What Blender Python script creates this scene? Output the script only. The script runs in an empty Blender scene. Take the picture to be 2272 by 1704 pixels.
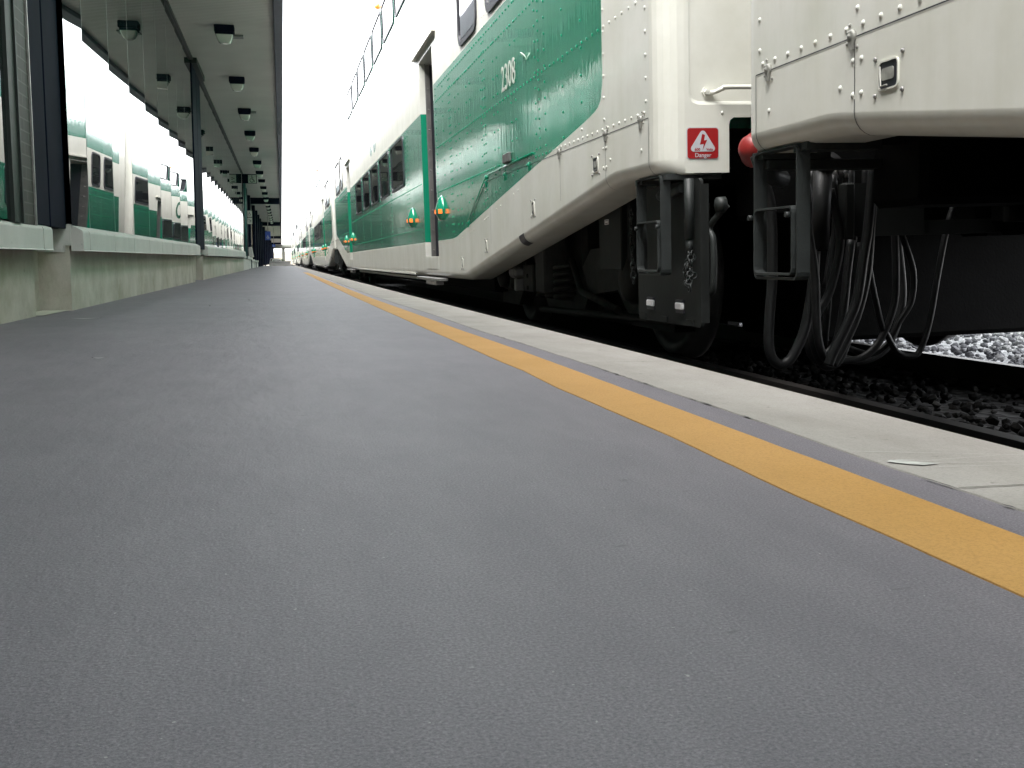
import bpy, math, random
from mathutils import Vector
random.seed(7)
S = bpy.context.scene
PI = math.pi
# ------------------------------------------------------------------ camera
F = 2400.0; W0, H0 = 2272.0, 1704.0
VX, VY = 625.0, 581.0
CAMH = 0.30
phi = math.atan((852 - VY) / F)
psi = math.atan((1136 - VX) * math.cos(phi) / F)
cam = bpy.data.cameras.new('camera'); co = bpy.data.objects.new('camera', cam); S.collection.objects.link(co)
cam.sensor_width = 36; cam.sensor_fit = 'HORIZONTAL'; cam.lens = F / W0 * 36
cam.clip_start = 0.02; cam.clip_end = 3000
co.location = (0, 0, CAMH); co.rotation_euler = (PI / 2 - phi, 0, -psi)
S.camera = co
# ------------------------------------------------------------------ world, sun, exposure
w = bpy.data.worlds.new('World'); S.world = w; w.use_nodes = True
nt = w.node_tree; bg = nt.nodes['Background']
sky = nt.nodes.new('ShaderNodeTexSky'); sky.sky_type = 'NISHITA'; sky.sun_disc = False
SUN_EL, SUN_AZ = math.radians(60), math.radians(243)      # azimuth from +Y towards +X
sky.sun_elevation = SUN_EL; sky.sun_rotation = SUN_AZ; sky.air_density = 1.0; sky.dust_density = 1.6; sky.ozone_density = 1.0
hs = nt.nodes.new('ShaderNodeHueSaturation'); hs.inputs['Saturation'].default_value = 0.12
nt.links.new(sky.outputs[0], hs.inputs['Color']); nt.links.new(hs.outputs[0], bg.inputs[0]); bg.inputs[1].default_value = 0.15
sl = bpy.data.lights.new('sun', 'SUN'); so = bpy.data.objects.new('sun', sl); S.collection.objects.link(so)
sl.energy = 1.05; sl.angle = math.radians(45); sl.color = (1, 0.97, 0.92)
d = Vector((math.sin(SUN_AZ) * math.cos(SUN_EL), math.cos(SUN_AZ) * math.cos(SUN_EL), math.sin(SUN_EL)))
so.rotation_euler = (-d).to_track_quat('-Z', 'Y').to_euler()
S.view_settings.view_transform = 'Standard'; S.view_settings.look = 'None'; S.view_settings.gamma = 1
S.view_settings.exposure = 3.12
S.cycles.max_bounces = 10; S.cycles.glossy_bounces = 6; S.cycles.diffuse_bounces = 4
S.cycles.caustics_reflective = False; S.cycles.caustics_refractive = False
S.cycles.sample_clamp_indirect = 8

# ------------------------------------------------------------------ helpers
COL = S.collection
class MB:
    def __init__(s): s.v = []; s.f = []; s.m = []; s.sm = []
    def face(s, pts, m=0, smooth=False):
        i = len(s.v); s.v += [tuple(p) for p in pts]; s.f.append(tuple(range(i, i + len(pts)))); s.m.append(m); s.sm.append(smooth)
    def add(s, verts, faces, m=0, smooth=False):
        i = len(s.v); s.v += [tuple(p) for p in verts]
        for f in faces: s.f.append(tuple(a + i for a in f)); s.m.append(m); s.sm.append(smooth)
    def box(s, x0, x1, y0, y1, z0, z1, m=0, c=0.0):
        if x1 < x0: x0, x1 = x1, x0
        if y1 < y0: y0, y1 = y1, y0
        if z1 < z0: z0, z1 = z1, z0
        if c <= 0:
            V = [(x, y, z) for x in (x0, x1) for y in (y0, y1) for z in (z0, z1)]
            s.add(V, [(0, 1, 3, 2), (4, 6, 7, 5), (0, 4, 5, 1), (2, 3, 7, 6), (0, 2, 6, 4), (1, 5, 7, 3)], m)
            return
        # chamfered box
        V = []; idx = {}
        X = (x0, x1); Y = (y0, y1); Z = (z0, z1)
        for a in (0, 1):
            for b in (0, 1):
                for e in (0, 1):
                    sx, sy, sz = (1, -1)[a] * c, (1, -1)[b] * c, (1, -1)[e] * c
                    for k, p in enumerate(((X[a], Y[b] + sy, Z[e] + sz), (X[a] + sx, Y[b], Z[e] + sz), (X[a] + sx, Y[b] + sy, Z[e]))):
                        idx[(a, b, e, k)] = len(V); V.append(p)
        Fc = []
        for a in (0, 1): Fc.append([idx[(a, b, e, 0)] for b, e in ((0, 0), (0, 1), (1, 1), (1, 0))])
        for b in (0, 1): Fc.append([idx[(a, b, e, 1)] for a, e in ((0, 0), (0, 1), (1, 1), (1, 0))])
        for e in (0, 1): Fc.append([idx[(a, b, e, 2)] for a, b in ((0, 0), (0, 1), (1, 1), (1, 0))])
        for a in (0, 1):
            for b in (0, 1): Fc.append([idx[(a, b, 0, 0)], idx[(a, b, 1, 0)], idx[(a, b, 1, 1)], idx[(a, b, 0, 1)]])
        for a in (0, 1):
            for e in (0, 1): Fc.append([idx[(a, 0, e, 0)], idx[(a, 1, e, 0)], idx[(a, 1, e, 2)], idx[(a, 0, e, 2)]])
        for b in (0, 1):
            for e in (0, 1): Fc.append([idx[(0, b, e, 1)], idx[(1, b, e, 1)], idx[(1, b, e, 2)], idx[(0, b, e, 2)]])
        for a in (0, 1):
            for b in (0, 1):
                for e in (0, 1): Fc.append([idx[(a, b, e, k)] for k in range(3)])
        s.add(V, [tuple(f) for f in Fc], m)
    def tube(s, pts, r, n=8, m=0, caps=True, smooth=True):
        P = [Vector(p) for p in pts]; R = r if isinstance(r, (list, tuple)) else [r] * len(P)
        rings = []; up = None
        for i, p in enumerate(P):
            t = (P[min(i + 1, len(P) - 1)] - P[max(i - 1, 0)]).normalized()
            if up is None: up = Vector((0, 0, 1)) if abs(t.z) < .9 else Vector((0, 1, 0))
            a = t.cross(up)
            if a.length < 1e-4: a = t.cross(Vector((1, 0, 0)))
            a.normalize(); b = a.cross(t).normalized(); up = b
            rings.append([p + (a * math.cos(2 * PI * k / n) + b * math.sin(2 * PI * k / n)) * R[i] for k in range(n)])
        V = [q for g in rings for q in g]; Fc = []
        for i in range(len(P) - 1):
            for k in range(n): Fc.append((i * n + k, i * n + (k + 1) % n, (i + 1) * n + (k + 1) % n, (i + 1) * n + k))
        s.add(V, Fc, m, smooth)
        if caps: s.face(rings[0][::-1], m); s.face(rings[-1], m)
    def cyl(s, p0, p1, r, n=16, m=0, smooth=True): s.tube([p0, p1], r, n, m, True, smooth)
    def lathe(s, base, axis, prof, n=16, m=0, smooth=True):
        # prof = [(dist along axis, radius)]
        A = Vector(axis).normalized(); u = A.cross(Vector((0, 0, 1)))
        if u.length < 1e-3: u = A.cross(Vector((1, 0, 0)))
        u.normalize(); v = A.cross(u); B = Vector(base); V = []
        for dd, rr in prof:
            for k in range(n): V.append(B + A * dd + (u * math.cos(2 * PI * k / n) + v * math.sin(2 * PI * k / n)) * rr)
        Fc = []
        for i in range(len(prof) - 1):
            for k in range(n): Fc.append((i * n + k, i * n + (k + 1) % n, (i + 1) * n + (k + 1) % n, (i + 1) * n + k))
        s.add(V, Fc, m, smooth)
        if prof[0][1] > 1e-4: s.face(V[:n][::-1], m)
        if prof[-1][1] > 1e-4: s.face(V[-n:], m)
    def prism(s, poly, fn, d0, d1, m=0, sides=True):
        # poly 2D; fn(a,b,d) -> 3D
        a = [fn(p[0], p[1], d0) for p in poly]; b = [fn(p[0], p[1], d1) for p in poly]
        s.face(a, m); s.face(b[::-1], m)
        if sides:
            for i in range(len(poly)): j = (i + 1) % len(poly); s.face([a[i], a[j], b[j], b[i]], m)
    def build(s, name, mats, parent=None, fixn=True):
        me = bpy.data.meshes.new(name); me.from_pydata(s.v, [], s.f)
        if not isinstance(mats, (list, tuple)): mats = [mats]
        for mm in mats: me.materials.append(mm)
        me.polygons.foreach_set('material_index', s.m); me.polygons.foreach_set('use_smooth', s.sm)
        me.update()
        if fixn:
            import bmesh
            b = bmesh.new(); b.from_mesh(me)
            if len(b.verts) < 200000:
                bmesh.ops.remove_doubles(b, verts=b.verts, dist=1e-5)
            bmesh.ops.recalc_face_normals(b, faces=b.faces); b.to_mesh(me); b.free()
        o = bpy.data.objects.new(name, me); COL.objects.link(o)
        if parent is not None: o.parent = parent
        return o
def empty(name, loc=(0, 0, 0), rot=(0, 0, 0)):
    o = bpy.data.objects.new(name, None); COL.objects.link(o); o.location = loc; o.rotation_euler = rot; o.empty_display_size = .2
    return o
def tag(o, label=None, cat=None, group=None, kind=None):
    if label: o['label'] = label
    if cat: o['category'] = cat
    if group: o['group'] = group
    if kind: o['kind'] = kind
    return o
def children(o): return [c for c in bpy.data.objects if c.parent == o]
def copy_tree(o, parent=None):
    kids = children(o)
    c = o.copy(); COL.objects.link(c)
    if parent is not None: c.parent = parent
    for k in kids: copy_tree(k, c)
    return c
def rrect(x0, x1, y0, y1, r, n=4):
    out = []
    for cx, cy, a0 in ((x1 - r, y1 - r, 0), (x0 + r, y1 - r, 90), (x0 + r, y0 + r, 180), (x1 - r, y0 + r, 270)):
        for k in range(n + 1):
            a = math.radians(a0 + 90 * k / n); out.append((cx + r * math.cos(a), cy + r * math.sin(a)))
    return out
def smooth_path(pts, n=6):
    P = [Vector(p) for p in pts]; P = [P[0] * 2 - P[1]] + P + [P[-1] * 2 - P[-2]]; out = []
    for i in range(1, len(P) - 2):
        a, b, c, d_ = P[i - 1], P[i], P[i + 1], P[i + 2]
        for k in range(n):
            t = k / n
            out.append(0.5 * ((2 * b) + (c - a) * t + (2 * a - 5 * b + 4 * c - d_) * t * t + (-a + 3 * b - 3 * c + d_) * t ** 3))
    out.append(P[-2]); return out
def text_mesh(txt, size, extrude=0.0005, sx=1.0, bold=0.0):
    cu = bpy.data.curves.new('t', 'FONT'); cu.body = txt; cu.size = size; cu.extrude = extrude; cu.offset = bold; cu.align_x = 'CENTER'; cu.align_y = 'CENTER'
    cu.resolution_u = 3
    to = bpy.data.objects.new('t', cu); COL.objects.link(to)
    dg = bpy.context.evaluated_depsgraph_get(); dg.update()
    me = bpy.data.meshes.new_from_object(to.evaluated_get(dg)); bpy.data.objects.remove(to)
    for v in me.vertices: v.co.x *= sx
    return me

# ------------------------------------------------------------------ materials
def newmat(name):
    m = bpy.data.materials.new(name); m.use_nodes = True
    return m, m.node_tree, m.node_tree.nodes['Principled BSDF']
def N(t, typ, **kw):
    n = t.nodes.new(typ)
    for k, v in kw.items():
        if k in n.inputs.keys(): n.inputs[k].default_value = v
        else: setattr(n, k, v)
    return n
def noise(t, scale, detail=4, rough=.55, coords='Object', stretch=None):
    tc = t.nodes.new('ShaderNodeTexCoord'); n = N(t, 'ShaderNodeTexNoise'); n.inputs['Scale'].default_value = scale
    n.inputs['Detail'].default_value = detail; n.inputs['Roughness'].default_value = rough
    if stretch:
        mp = t.nodes.new('ShaderNodeMapping'); mp.inputs['Scale'].default_value = stretch
        t.links.new(tc.outputs[coords], mp.inputs[0]); t.links.new(mp.outputs[0], n.inputs['Vector'])
    else: t.links.new(tc.outputs[coords], n.inputs['Vector'])
    return n
def ramp(t, src, stops):
    r = t.nodes.new('ShaderNodeValToRGB'); e = r.color_ramp.elements
    while len(e) < len(stops): e.new(.5)
    for i, (p, c) in enumerate(stops): e[i].position = p; e[i].color = (*c, 1) if len(c) == 3 else c
    t.links.new(src, r.inputs[0]); return r
def mix(t, fac, a, b, blend='MIX'):
    n = t.nodes.new('ShaderNodeMix'); n.data_type = 'RGBA'; n.blend_type = blend
    for sock, val in ((n.inputs[0], fac), (n.inputs[6], a), (n.inputs[7], b)):
        if hasattr(val, 'is_linked'): t.links.new(val, sock)
        elif isinstance(val, (int, float)): sock.default_value = val
        else: sock.default_value = (*val, 1)
    return n.outputs[2]
def bump(t, src, bsdf, strength=.3, dist=.01, prev=None):
    b = t.nodes.new('ShaderNodeBump'); b.inputs['Strength'].default_value = strength; b.inputs['Distance'].default_value = dist
    t.links.new(src, b.inputs['Height'])
    if prev: t.links.new(prev.outputs[0], b.inputs['Normal'])
    t.links.new(b.outputs[0], bsdf.inputs['Normal']); return b
def simple(name, col, rough=.5, metal=0, var=.12, nscale=6, bmp=0, bscale=60, spec=.5):
    m, t, b = newmat(name)
    n = noise(t, nscale); lo = tuple(c * (1 - var) for c in col); hi = tuple(min(1, c * (1 + var)) for c in col)
    r = ramp(t, n.outputs[0], [(.3, lo), (.7, hi)]); t.links.new(r.outputs[0], b.inputs['Base Color'])
    b.inputs['Roughness'].default_value = rough; b.inputs['Metallic'].default_value = metal; b.inputs['Specular IOR Level'].default_value = spec
    if bmp: bump(t, noise(t, bscale).outputs[0], b, bmp, .004)
    return m
WHITE = (.78, .78, .72); GREEN = (.006, .27, .150)
def paint(name, livery=True, base=WHITE):
    m, t, b = newmat(name); L = t.links
    b.inputs['Roughness'].default_value = .22; b.inputs['Coat Weight'].default_value = .7; b.inputs['Coat Roughness'].default_value = .03; b.inputs['Coat IOR'].default_value = 1.5
    b.inputs['Specular IOR Level'].default_value = .35
    tc = t.nodes.new('ShaderNodeTexCoord'); sp = t.nodes.new('ShaderNodeSeparateXYZ'); L.new(tc.outputs['Object'], sp.inputs[0])
    def M(op, a, c=None):
        n = t.nodes.new('ShaderNodeMath'); n.operation = op
        for i, v in enumerate((a, c)):
            if v is None: continue
            if isinstance(v, (int, float)): n.inputs[i].default_value = v
            else: L.new(v, n.inputs[i])
        return n.outputs[0]
    dirt = noise(t, 3.0, 6, .65); dirt2 = noise(t, 1.2, 5, .6, stretch=(1, 4, .4))
    if livery:
        up = M('MINIMUM', sp.outputs['Y'], M('SUBTRACT', CL, sp.outputs['Y']))
        fc = t.nodes.new('ShaderNodeFloatCurve')
        pts = [(0, 3.9), (.695, 3.9), (.70, 1.06), (.715, 1.0), (.76, .965), (.82, .95), (1.0, .925), (4.60, .515), (4.75, .497), (4.95, .487), (6, .487), (6.4, .487)]
        cm = fc.mapping; c = cm.curves[0]
        while len(c.points) < len(pts): c.points.new(.5, .5)
        for p, (a, z) in zip(c.points, pts): p.location = (a / 6.4, z / 4.0); p.handle_type = 'VECTOR'
        cm.update()
        L.new(M('MINIMUM', M('DIVIDE', up, 6.4), 1.0), fc.inputs['Value'])
        low = M('MULTIPLY', fc.outputs[0], 4.0)
        z = sp.outputs['Z']
        g1 = M('GREATER_THAN', z, low)
        top = M('ADD', 1.70, M('MULTIPLY', M('LESS_THAN', up, 5.75), .13))
        band1 = M('MULTIPLY', g1, M('LESS_THAN', z, top))
        band2 = M('MULTIPLY', M('MULTIPLY', M('GREATER_THAN', up, .70), M('GREATER_THAN', z, 2.60)), M('LESS_THAN', z, 3.72))
        g = M('MAXIMUM', band1, band2)
        # only the side sheets carry the bands
        cx = M('ABSOLUTE', M('SUBTRACT', sp.outputs['X'], CW / 2))
        g = M('MULTIPLY', g, M('GREATER_THAN', cx, CW / 2 - .075))
        colr = mix(t, g, base, GREEN)
    else:
        rgb = t.nodes.new('ShaderNodeRGB'); rgb.outputs[0].default_value = (*base, 1); colr = rgb.outputs[0]
    r = ramp(t, dirt.outputs[0], [(.35, (.90, .90, .88)), (.62, (1, 1, 1))]); r2 = ramp(t, dirt2.outputs[0], [(.35, (.93, .93, .90)), (.6, (1, 1, 1))])
    colr = mix(t, 1.0, colr, r.outputs[0], 'MULTIPLY'); colr = mix(t, 1.0, colr, r2.outputs[0], 'MULTIPLY')
    L.new(colr, b.inputs['Base Color'])
    if livery:
        L.new(M('ADD', .22, M('MULTIPLY', g, .6)), b.inputs['Coat Weight']); L.new(M('SUBTRACT', .40, M('MULTIPLY', g, .18)), b.inputs['Roughness'])
    else: b.inputs['Coat Weight'].default_value = .25 if base[0] > .3 else .9; b.inputs['Roughness'].default_value = .4 if base[0] > .3 else .22
    # sheet metal is never flat: quilting between stringers
    wv = noise(t, 2.6, 2, .5, stretch=(1, 1.0, .8)); wv2 = noise(t, 6, 3, .55, stretch=(1, 3.2, .45))
    b1 = bump(t, wv.outputs[0], b, .25, .005); b2 = t.nodes.new('ShaderNodeBump'); b2.inputs['Strength'].default_value = .5; b2.inputs['Distance'].default_value = .0013
    L.new(wv2.outputs[0], b2.inputs['Height']); L.new(b1.outputs[0], b2.inputs['Normal']); L.new(b2.outputs[0], b.inputs['Normal']); L.new(b2.outputs[0], b.inputs['Coat Normal'])
    return m
CL, CW = 24.3, 2.5
M_body = paint('coach_paint'); M_white = paint('white_paint', False); M_greenp = paint('green_paint', False, GREEN)
M_black = simple('grimy_black_steel', (.0025, .0026, .0025), .8, 0, .35, 9, .3, 80, .08)
M_truck = simple('truck_casting', (.020, .020, .018), .7, 0, .4, 12, .4, 60, .3)
M_dark = simple('dark_grey_paint', (.018, .020, .019), .6, 0, .2, 7, .15, 90, .2)
M_iron = simple('step_iron_paint', (.024, .028, .027), .5, 0, .25, 14, .2, 120, .35)
M_rubber = simple('hose_rubber', (.0095, .010, .0105), .5, 0, .25, 30, .15, 150, .3)
M_gasket = simple('window_gasket', (.02, .02, .028), .45)
M_steel = simple('worn_steel', (.32, .31, .30), .4, .8, .25, 12)
M_alu = simple('brushed_jamb_metal', (.25, .24, .23), .35, .7, .2, 8)
M_red = simple('red_cap_paint', (.26, .018, .016), .45, 0, .2, 20)
M_refl = simple('white_reflector', (.85, .85, .85), .3)
M_labelw = simple('label_white', (.75, .75, .75), .5, 0, .03)
M_signred = simple('sign_red', (.36, .012, .014), .4, 0, .05)
M_signgrey = simple('sign_silver', (.55, .57, .60), .4, 0, .04)
M_num = simple('number_vinyl', (.62, .60, .55), .4, 0, .05)
M_wheel = simple('wheel_steel', (.060, .058, .056), .6, .1, .3, 8)
M_rim = simple('wheel_tread', (.45, .44, .42), .3, .9, .1, 8)
def glassy(name, col=(.02, .02, .022), rough=.02, ior=1.7):
    m, t, b = newmat(name); b.inputs['Base Color'].default_value = (*col, 1); b.inputs['Roughness'].default_value = rough; b.inputs['IOR'].default_value = ior
    bump(t, noise(t, .9, 1).outputs[0], b, .12, .01)
    return m
M_win = glassy('coach_window_glass')
def glowing(name, col, e):
    m, t, b = newmat(name); b.inputs['Base Color'].default_value = (*col, 1); b.inputs['Emission Color'].default_value = (*col, 1); b.inputs['Emission Strength'].default_value = e; b.inputs['Roughness'].default_value = .2
    return m
M_amber = glowing('amber_lens', (1.0, .20, .035), .13)

# ------------------------------------------------------------------ the coach
T0, CANT = 1.37, .03
Y0 = 3.82; PITCH = 25.12
def zb(u):
    a = min(u, CL - u)
    if a <= .53: return .617
    if a <= .60: return .617 - (a - .53) * .07
    if a >= 4.42: return .162
    if a >= 4.30: return .170 - (a - 4.30) * .066
    return .612 - (a - .60) * (.612 - .170) / (4.30 - .60)
DZ0, DZ1 = .35, 2.17
DOORS = ((5.78, 6.68), (CL - 6.68, CL - 5.78))
def coach_body(root):
    mb = MB()
    R = .10; st = []
    for k in range(6):
        th = PI / 2 * (1 - k / 5); st.append((R * (1 - math.sin(PI / 2 * k / 5)) * 0 + R - R * math.sin(PI / 2 * k / 5) if False else R - R * math.cos(PI / 2 - th) , R - R * math.cos(th)))
    # st: (u, inset), from end (u=0, inset=R) to side (u=R, inset=0)
    st = [(R - R * math.sin(a), R - R * math.cos(a)) for a in [PI / 2 * (1 - k / 6) for k in range(7)]]
    us = [.2, .35, .53, .60, 1.0, 1.6, 2.2, 2.9, 3.6, 4.30, 4.42, 5.0, 5.78, 6.68, 7.6] + [8.6 + .9 * i for i in range(4)]
    half = st + [(u, 0) for u in us]
    full = half + [(CL / 2, 0)] + [(CL - u, i) for u, i in half[::-1]]
    def profile(u, ins, flip):
        b = zb(u); r = .056; P = [(.20, b + .0), (r, b)]
        for k in range(1, 6):
            a = PI / 2 * k / 5; P.append((r - r * math.sin(a), b + r - r * math.cos(a)))
        z1 = b + r
        for z in (DZ0, .9, 1.4, DZ1, 2.9, 3.72):
            z1 = max(z, z1 + .005); P.append((0, z1))
        P += [(.015, 3.80), (.06, 3.88), (.22, 4.0), (.55, 4.10), (.9, 4.14), (CW / 2, 4.15)]
        out = []
        for x, z in P:
            x = max(x, 0) + ins * max(0, 1 - x / .6) if x < .6 else x
            out.append((CW - x if flip else x, u, z))
        return out
    for flip in (False, True):
        prev = None
        for (u, ins) in full:
            P = profile(u, ins, flip)
            if prev:
                ua = prev[0][1]; um = (ua + u) / 2
                for i in range(len(P) - 1):
                    if any(a < um < b_ for a, b_ in DOORS) and i in (7, 8, 9) and not flip: 
                        continue
                    mb.face([prev[i], prev[i + 1], P[i + 1], P[i]], 0, i < 6 or i > 12 or False)
            prev = P
    # end faces with a shallow pressed recess, coupler cut-out
    for e in (0, 1):
        s_ = 1 if e == 0 else -1; ye = 0 if e == 0 else CL
        def Q(pts, dep=0, m=0): mb.face([(x, ye + s_ * dep, z) for x, z in pts], m)
        for fl in (0, 1):
            fx = (lambda x: x) if not fl else (lambda x: CW - x)
            Q([(fx(.10), .622), (fx(.115), .622), (fx(.115), 3.80), (fx(.10), 3.80)])
            # lower apron with rounded corner
            ap = [(.115, .622), (.272, .622), (.272, .795), (.276, .812), (.290, .822), (.85, .822), (.85, .868), (.150, .868), (.128, .876), (.115, .900)]
            Q([(fx(x), z) for x, z in ap])
            # bevel into recess
            lip = [(.115, 3.6), (.115, .900), (.128, .876), (.150, .868), (.85, .868)]
            inn = [(.127, 3.6), (.127, .908), (.138, .888), (.158, .882), (.85, .882)]
            for i in range(4):
                mb.face([(fx(lip[i][0]), ye, lip[i][1]), (fx(lip[i + 1][0]), ye, lip[i + 1][1]), (fx(inn[i + 1][0]), ye + s_ * .014, inn[i + 1][1]), (fx(inn[i][0]), ye + s_ * .014, inn[i][1])], 0, True)
            Q([(fx(x), z) for x, z in inn], .014)
            Q([(fx(.115), 3.6), (fx(.85), 3.6), (fx(.85), 3.98), (fx(.25), 3.98), (fx(.115), 3.86)])
            # apron side return
            mb.face([(fx(.272), ye, .622), (fx(.272), ye + s_ * .2, .622), (fx(.272), ye + s_ * .2, .80), (fx(.272), ye, .795)], 0)
            mb.face([(fx(.10), ye, .622), (fx(.272), ye, .622), (fx(.272), ye + s_ * .2, .622), (fx(.10), ye + s_ * .2, .622)], 0)
        Q([(.85, .822), (CW - .85, .822), (CW - .85, 4.1), (.85, 4.1)])
    # rivets in rows and columns on the platform side
    rv = []
    def col(u, z0, z1, dz): 
        z = z0
        while z < z1: rv.append((u, z)); z += dz
    def row(z, u0, u1, du):
        u = u0
        while u < u1: rv.append((u, z)); u += du
    row(.860, .16, 2.0, .078); row(.882, 2.0, 2.6, .06); row(.902, 3.0, 5.66, .075); row(1.28, .16, 5.6, .085); row(1.67, 1.0, 5.6, .085); row(1.78, .3, 5.6, .09)
    for u, dz in ((.14, .085), (.68, .09), (1.03, .12), (1.36, .12), (1.72, .08), (1.85, .05), (1.93, .08), (2.42, .11), (2.55, .11), (2.95, .11), (3.08, .11), (3.38, .06), (3.45, .06), (3.52, .11), (3.95, .11), (4.10, .11), (4.45, .11), (4.62, .11), (4.86, .06), (4.93, .06), (5.25, .12), (5.66, .055)):
        lo = max(.9, 0); col(u, lo, 1.8, dz)
        if u > 2.2: col(u, max(.25, zb(u) + .32), .88, dz)
    for u in (.60, .20): rv.append((u, .725))
    rv += [(u, z) for u in (.66, .70) for z in (.70, .78)]
    for k in range(26):
        u = 7.0 + .42 * k
        if u < CL / 2: col(u, .235, .46, .05)
    for u in (7.85, 8.02, 9.72, 9.79, 11.25, 11.32): col(u, .52, 1.72, .05)
    row(.475, 6.9, CL / 2, .11); row(.62, 6.9, CL / 2, .16); row(1.72, 6.8, CL / 2, .07); row(1.05, 6.8, 12.1, .09)
    row(2.62, .3, CL / 2, .14); row(2.88, .3, CL / 2, .14)
    col(1.36, 1.83, 3.6, .09); col(3.33, 1.83, 3.6, .07); col(3.40, 1.83, 3.6, .07); col(4.6, 1.83, 3.6, .09)
    r0, h0 = .0082, .0042; n = 6
    tmp = MB()
    for (u, z) in rv:
        for uu in (u, CL - u):
            if u < 5.78 and z > 1.86 and (1.42 < u < 3.26 or 3.45 < u < 4.4) and z < 2.7: continue
            i = len(tmp.v)
            for rr, hh in ((r0, -.0005), (r0 * .72, h0 * .75)):
                for k in range(n): a = 2 * PI * k / n; tmp.v.append((-hh, uu + rr * math.cos(a), z + rr * math.sin(a)))
            tmp.v.append((-h0, uu, z))
            for k in range(n):
                k2 = (k + 1) % n
                tmp.f += [(i + k, i + k2, i + n + k2, i + n + k), (i + n + k, i + n + k2, i + 2 * n)]; tmp.m += [0, 0]; tmp.sm += [True, True]
    mb.add(tmp.v, tmp.f, 0, True)
    o = mb.build('body', M_body, root)
    # seams: thin dark gaps along the skirt panels
    for fl in (0, 1):
        sm = MB()
        U = (lambda u: u) if not fl else (lambda u: CL - u)
        def strip(u0, z0, u1, z1, wd=.0016):
            du, dz = U(u1) - U(u0), z1 - z0; l = math.hypot(du, dz); nx, nz = -dz / l * wd, du / l * wd
            sm.add([(-.0012, U(u0) - nx, z0 - nz), (-.0012, U(u1) - nx, z1 - nz), (-.0012, U(u1) + nx, z1 + nz), (-.0012, U(u0) + nx, z0 + nz)], [(0, 1, 2, 3)])
        strip(.115, .835, 3.35, .835); strip(.115, .835, .115, .70); strip(.67, .833, .67, .70); strip(3.35, .835, 3.55, .80); strip(3.55, .80, 4.18, .59); strip(1.44, .833, 1.44, .60); strip(3.3, .83, 3.3, .42)
        b = .617
        for uu in (.115, .67):
            zz = zb(uu); P = [(-.0012, .085)] + [(.056 - .0575 * math.sin(PI / 2 * k / 6), .056 - .0575 * math.cos(PI / 2 * k / 6)) for k in range(6, 0, -1)] + [(.056, -.0012)]
            for (xa, za), (xb, zb_) in zip(P, P[1:]):
                sm.face([(xa, U(uu) - .0017, zz + za), (xa, U(uu) + .0017, zz + za), (xb, U(uu) + .0017, zz + zb_), (xb, U(uu) - .0017, zz + zb_)])
        sm.build('panel_seam', M_gasket, o, fixn=False)
    return o
def side_window(root, u0, u1, z0, z1, r=.09, g=.03, name='window', x=-.012, mat=None):
    out = rrect(u0, u1, z0, z1, r); inn = rrect(u0 + g, u1 - g, z0 + g, z1 - g, max(.01, r - g * .6))
    mb = MB(); n = len(out)
    for i in range(n):
        j = (i + 1) % n
        A = [(.004, *out[i]), (.004, *out[j])]; B = [(x, out[i][0], out[i][1]), (x, out[j][0], out[j][1])]; C_ = [(x, *inn[i]), (x, *inn[j])]; D = [(-.002, *inn[i]), (-.002, *inn[j])]
        mb.face([A[0], A[1], B[1], B[0]]); mb.face([B[0], B[1], C_[1], C_[0]]); mb.face([C_[0], C_[1], D[1], D[0]])
    o = mb.build(name, mat or M_gasket, root)
    p = MB(); p.face([(-.003, a, b) for a, b in inn])
    p.build('pane', M_win, o)
    return o
def ring(mb, loop, fn, wd, dep, m=0, closed=True):
    # flat-bar frame: loop in 2D, bar of thickness wd (in plane), depth dep (out of plane)
    n = len(loop); c = (sum(p[0] for p in loop) / n, sum(p[1] for p in loop) / n)
    P = [Vector(p) for p in loop]; inn = []
    for i in range(n):
        a = (P[i] - P[i - 1]) if (closed or i > 0) else (P[1] - P[0]); b = (P[(i + 1) % n] - P[i]) if (closed or i < n - 1) else (P[i] - P[i - 1])
        a = a.normalized(); b = b.normalized(); nn = Vector((-(a.y + b.y), a.x + b.x)); nn.normalize()
        inn.append(P[i] + nn * wd / max(.5, abs(nn.dot(Vector((-a.y, a.x))))))
    for i in range(n if closed else n - 1):
        j = (i + 1) % n
        o0, o1, i0, i1 = P[i], P[j], inn[i], inn[j]
        f = lambda p, d_: fn(p.x, p.y, d_)
        mb.face([f(o0, 0), f(o1, 0), f(i1, 0), f(i0, 0)], m); mb.face([f(o0, dep), f(i0, dep), f(i1, dep), f(o1, dep)], m)
        mb.face([f(o0, 0), f(o0, dep), f(o1, dep), f(o1, 0)], m); mb.face([f(i0, 0), f(i1, 0), f(i1, dep), f(i0, dep)], m)
def step_iron(root, e):
    # stirrup ladder hanging below the coach corner; e = 0 near end, 1 far end
    mb = MB(); U = (lambda u: u) if e == 0 else (lambda u: CL - u)
    fn = lambda a, b, d_: (.0 + d_ + .02, U(a), b)
    lp = rrect(.05, .33, .248, .62, .022, 3)
    ring(mb, lp, fn, .006, .040)
    lp2 = rrect(.065, .315, .262, .455, .02, 3)
    ring(mb, lp2, lambda a, b, d_: (.0 + d_ + .012, U(a), b), .006, .03)
    for a in (.055, .30): mb.cyl((.012, U(a), .43), (.0, U(a), .43), .008, 8)
    mb.box(.03, .25, U(.02), U(.09), .600, .622); mb.box(.03, .25, U(.29), U(.37), .600, .622)
    return mb.build('step_iron', M_iron, root)
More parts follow.
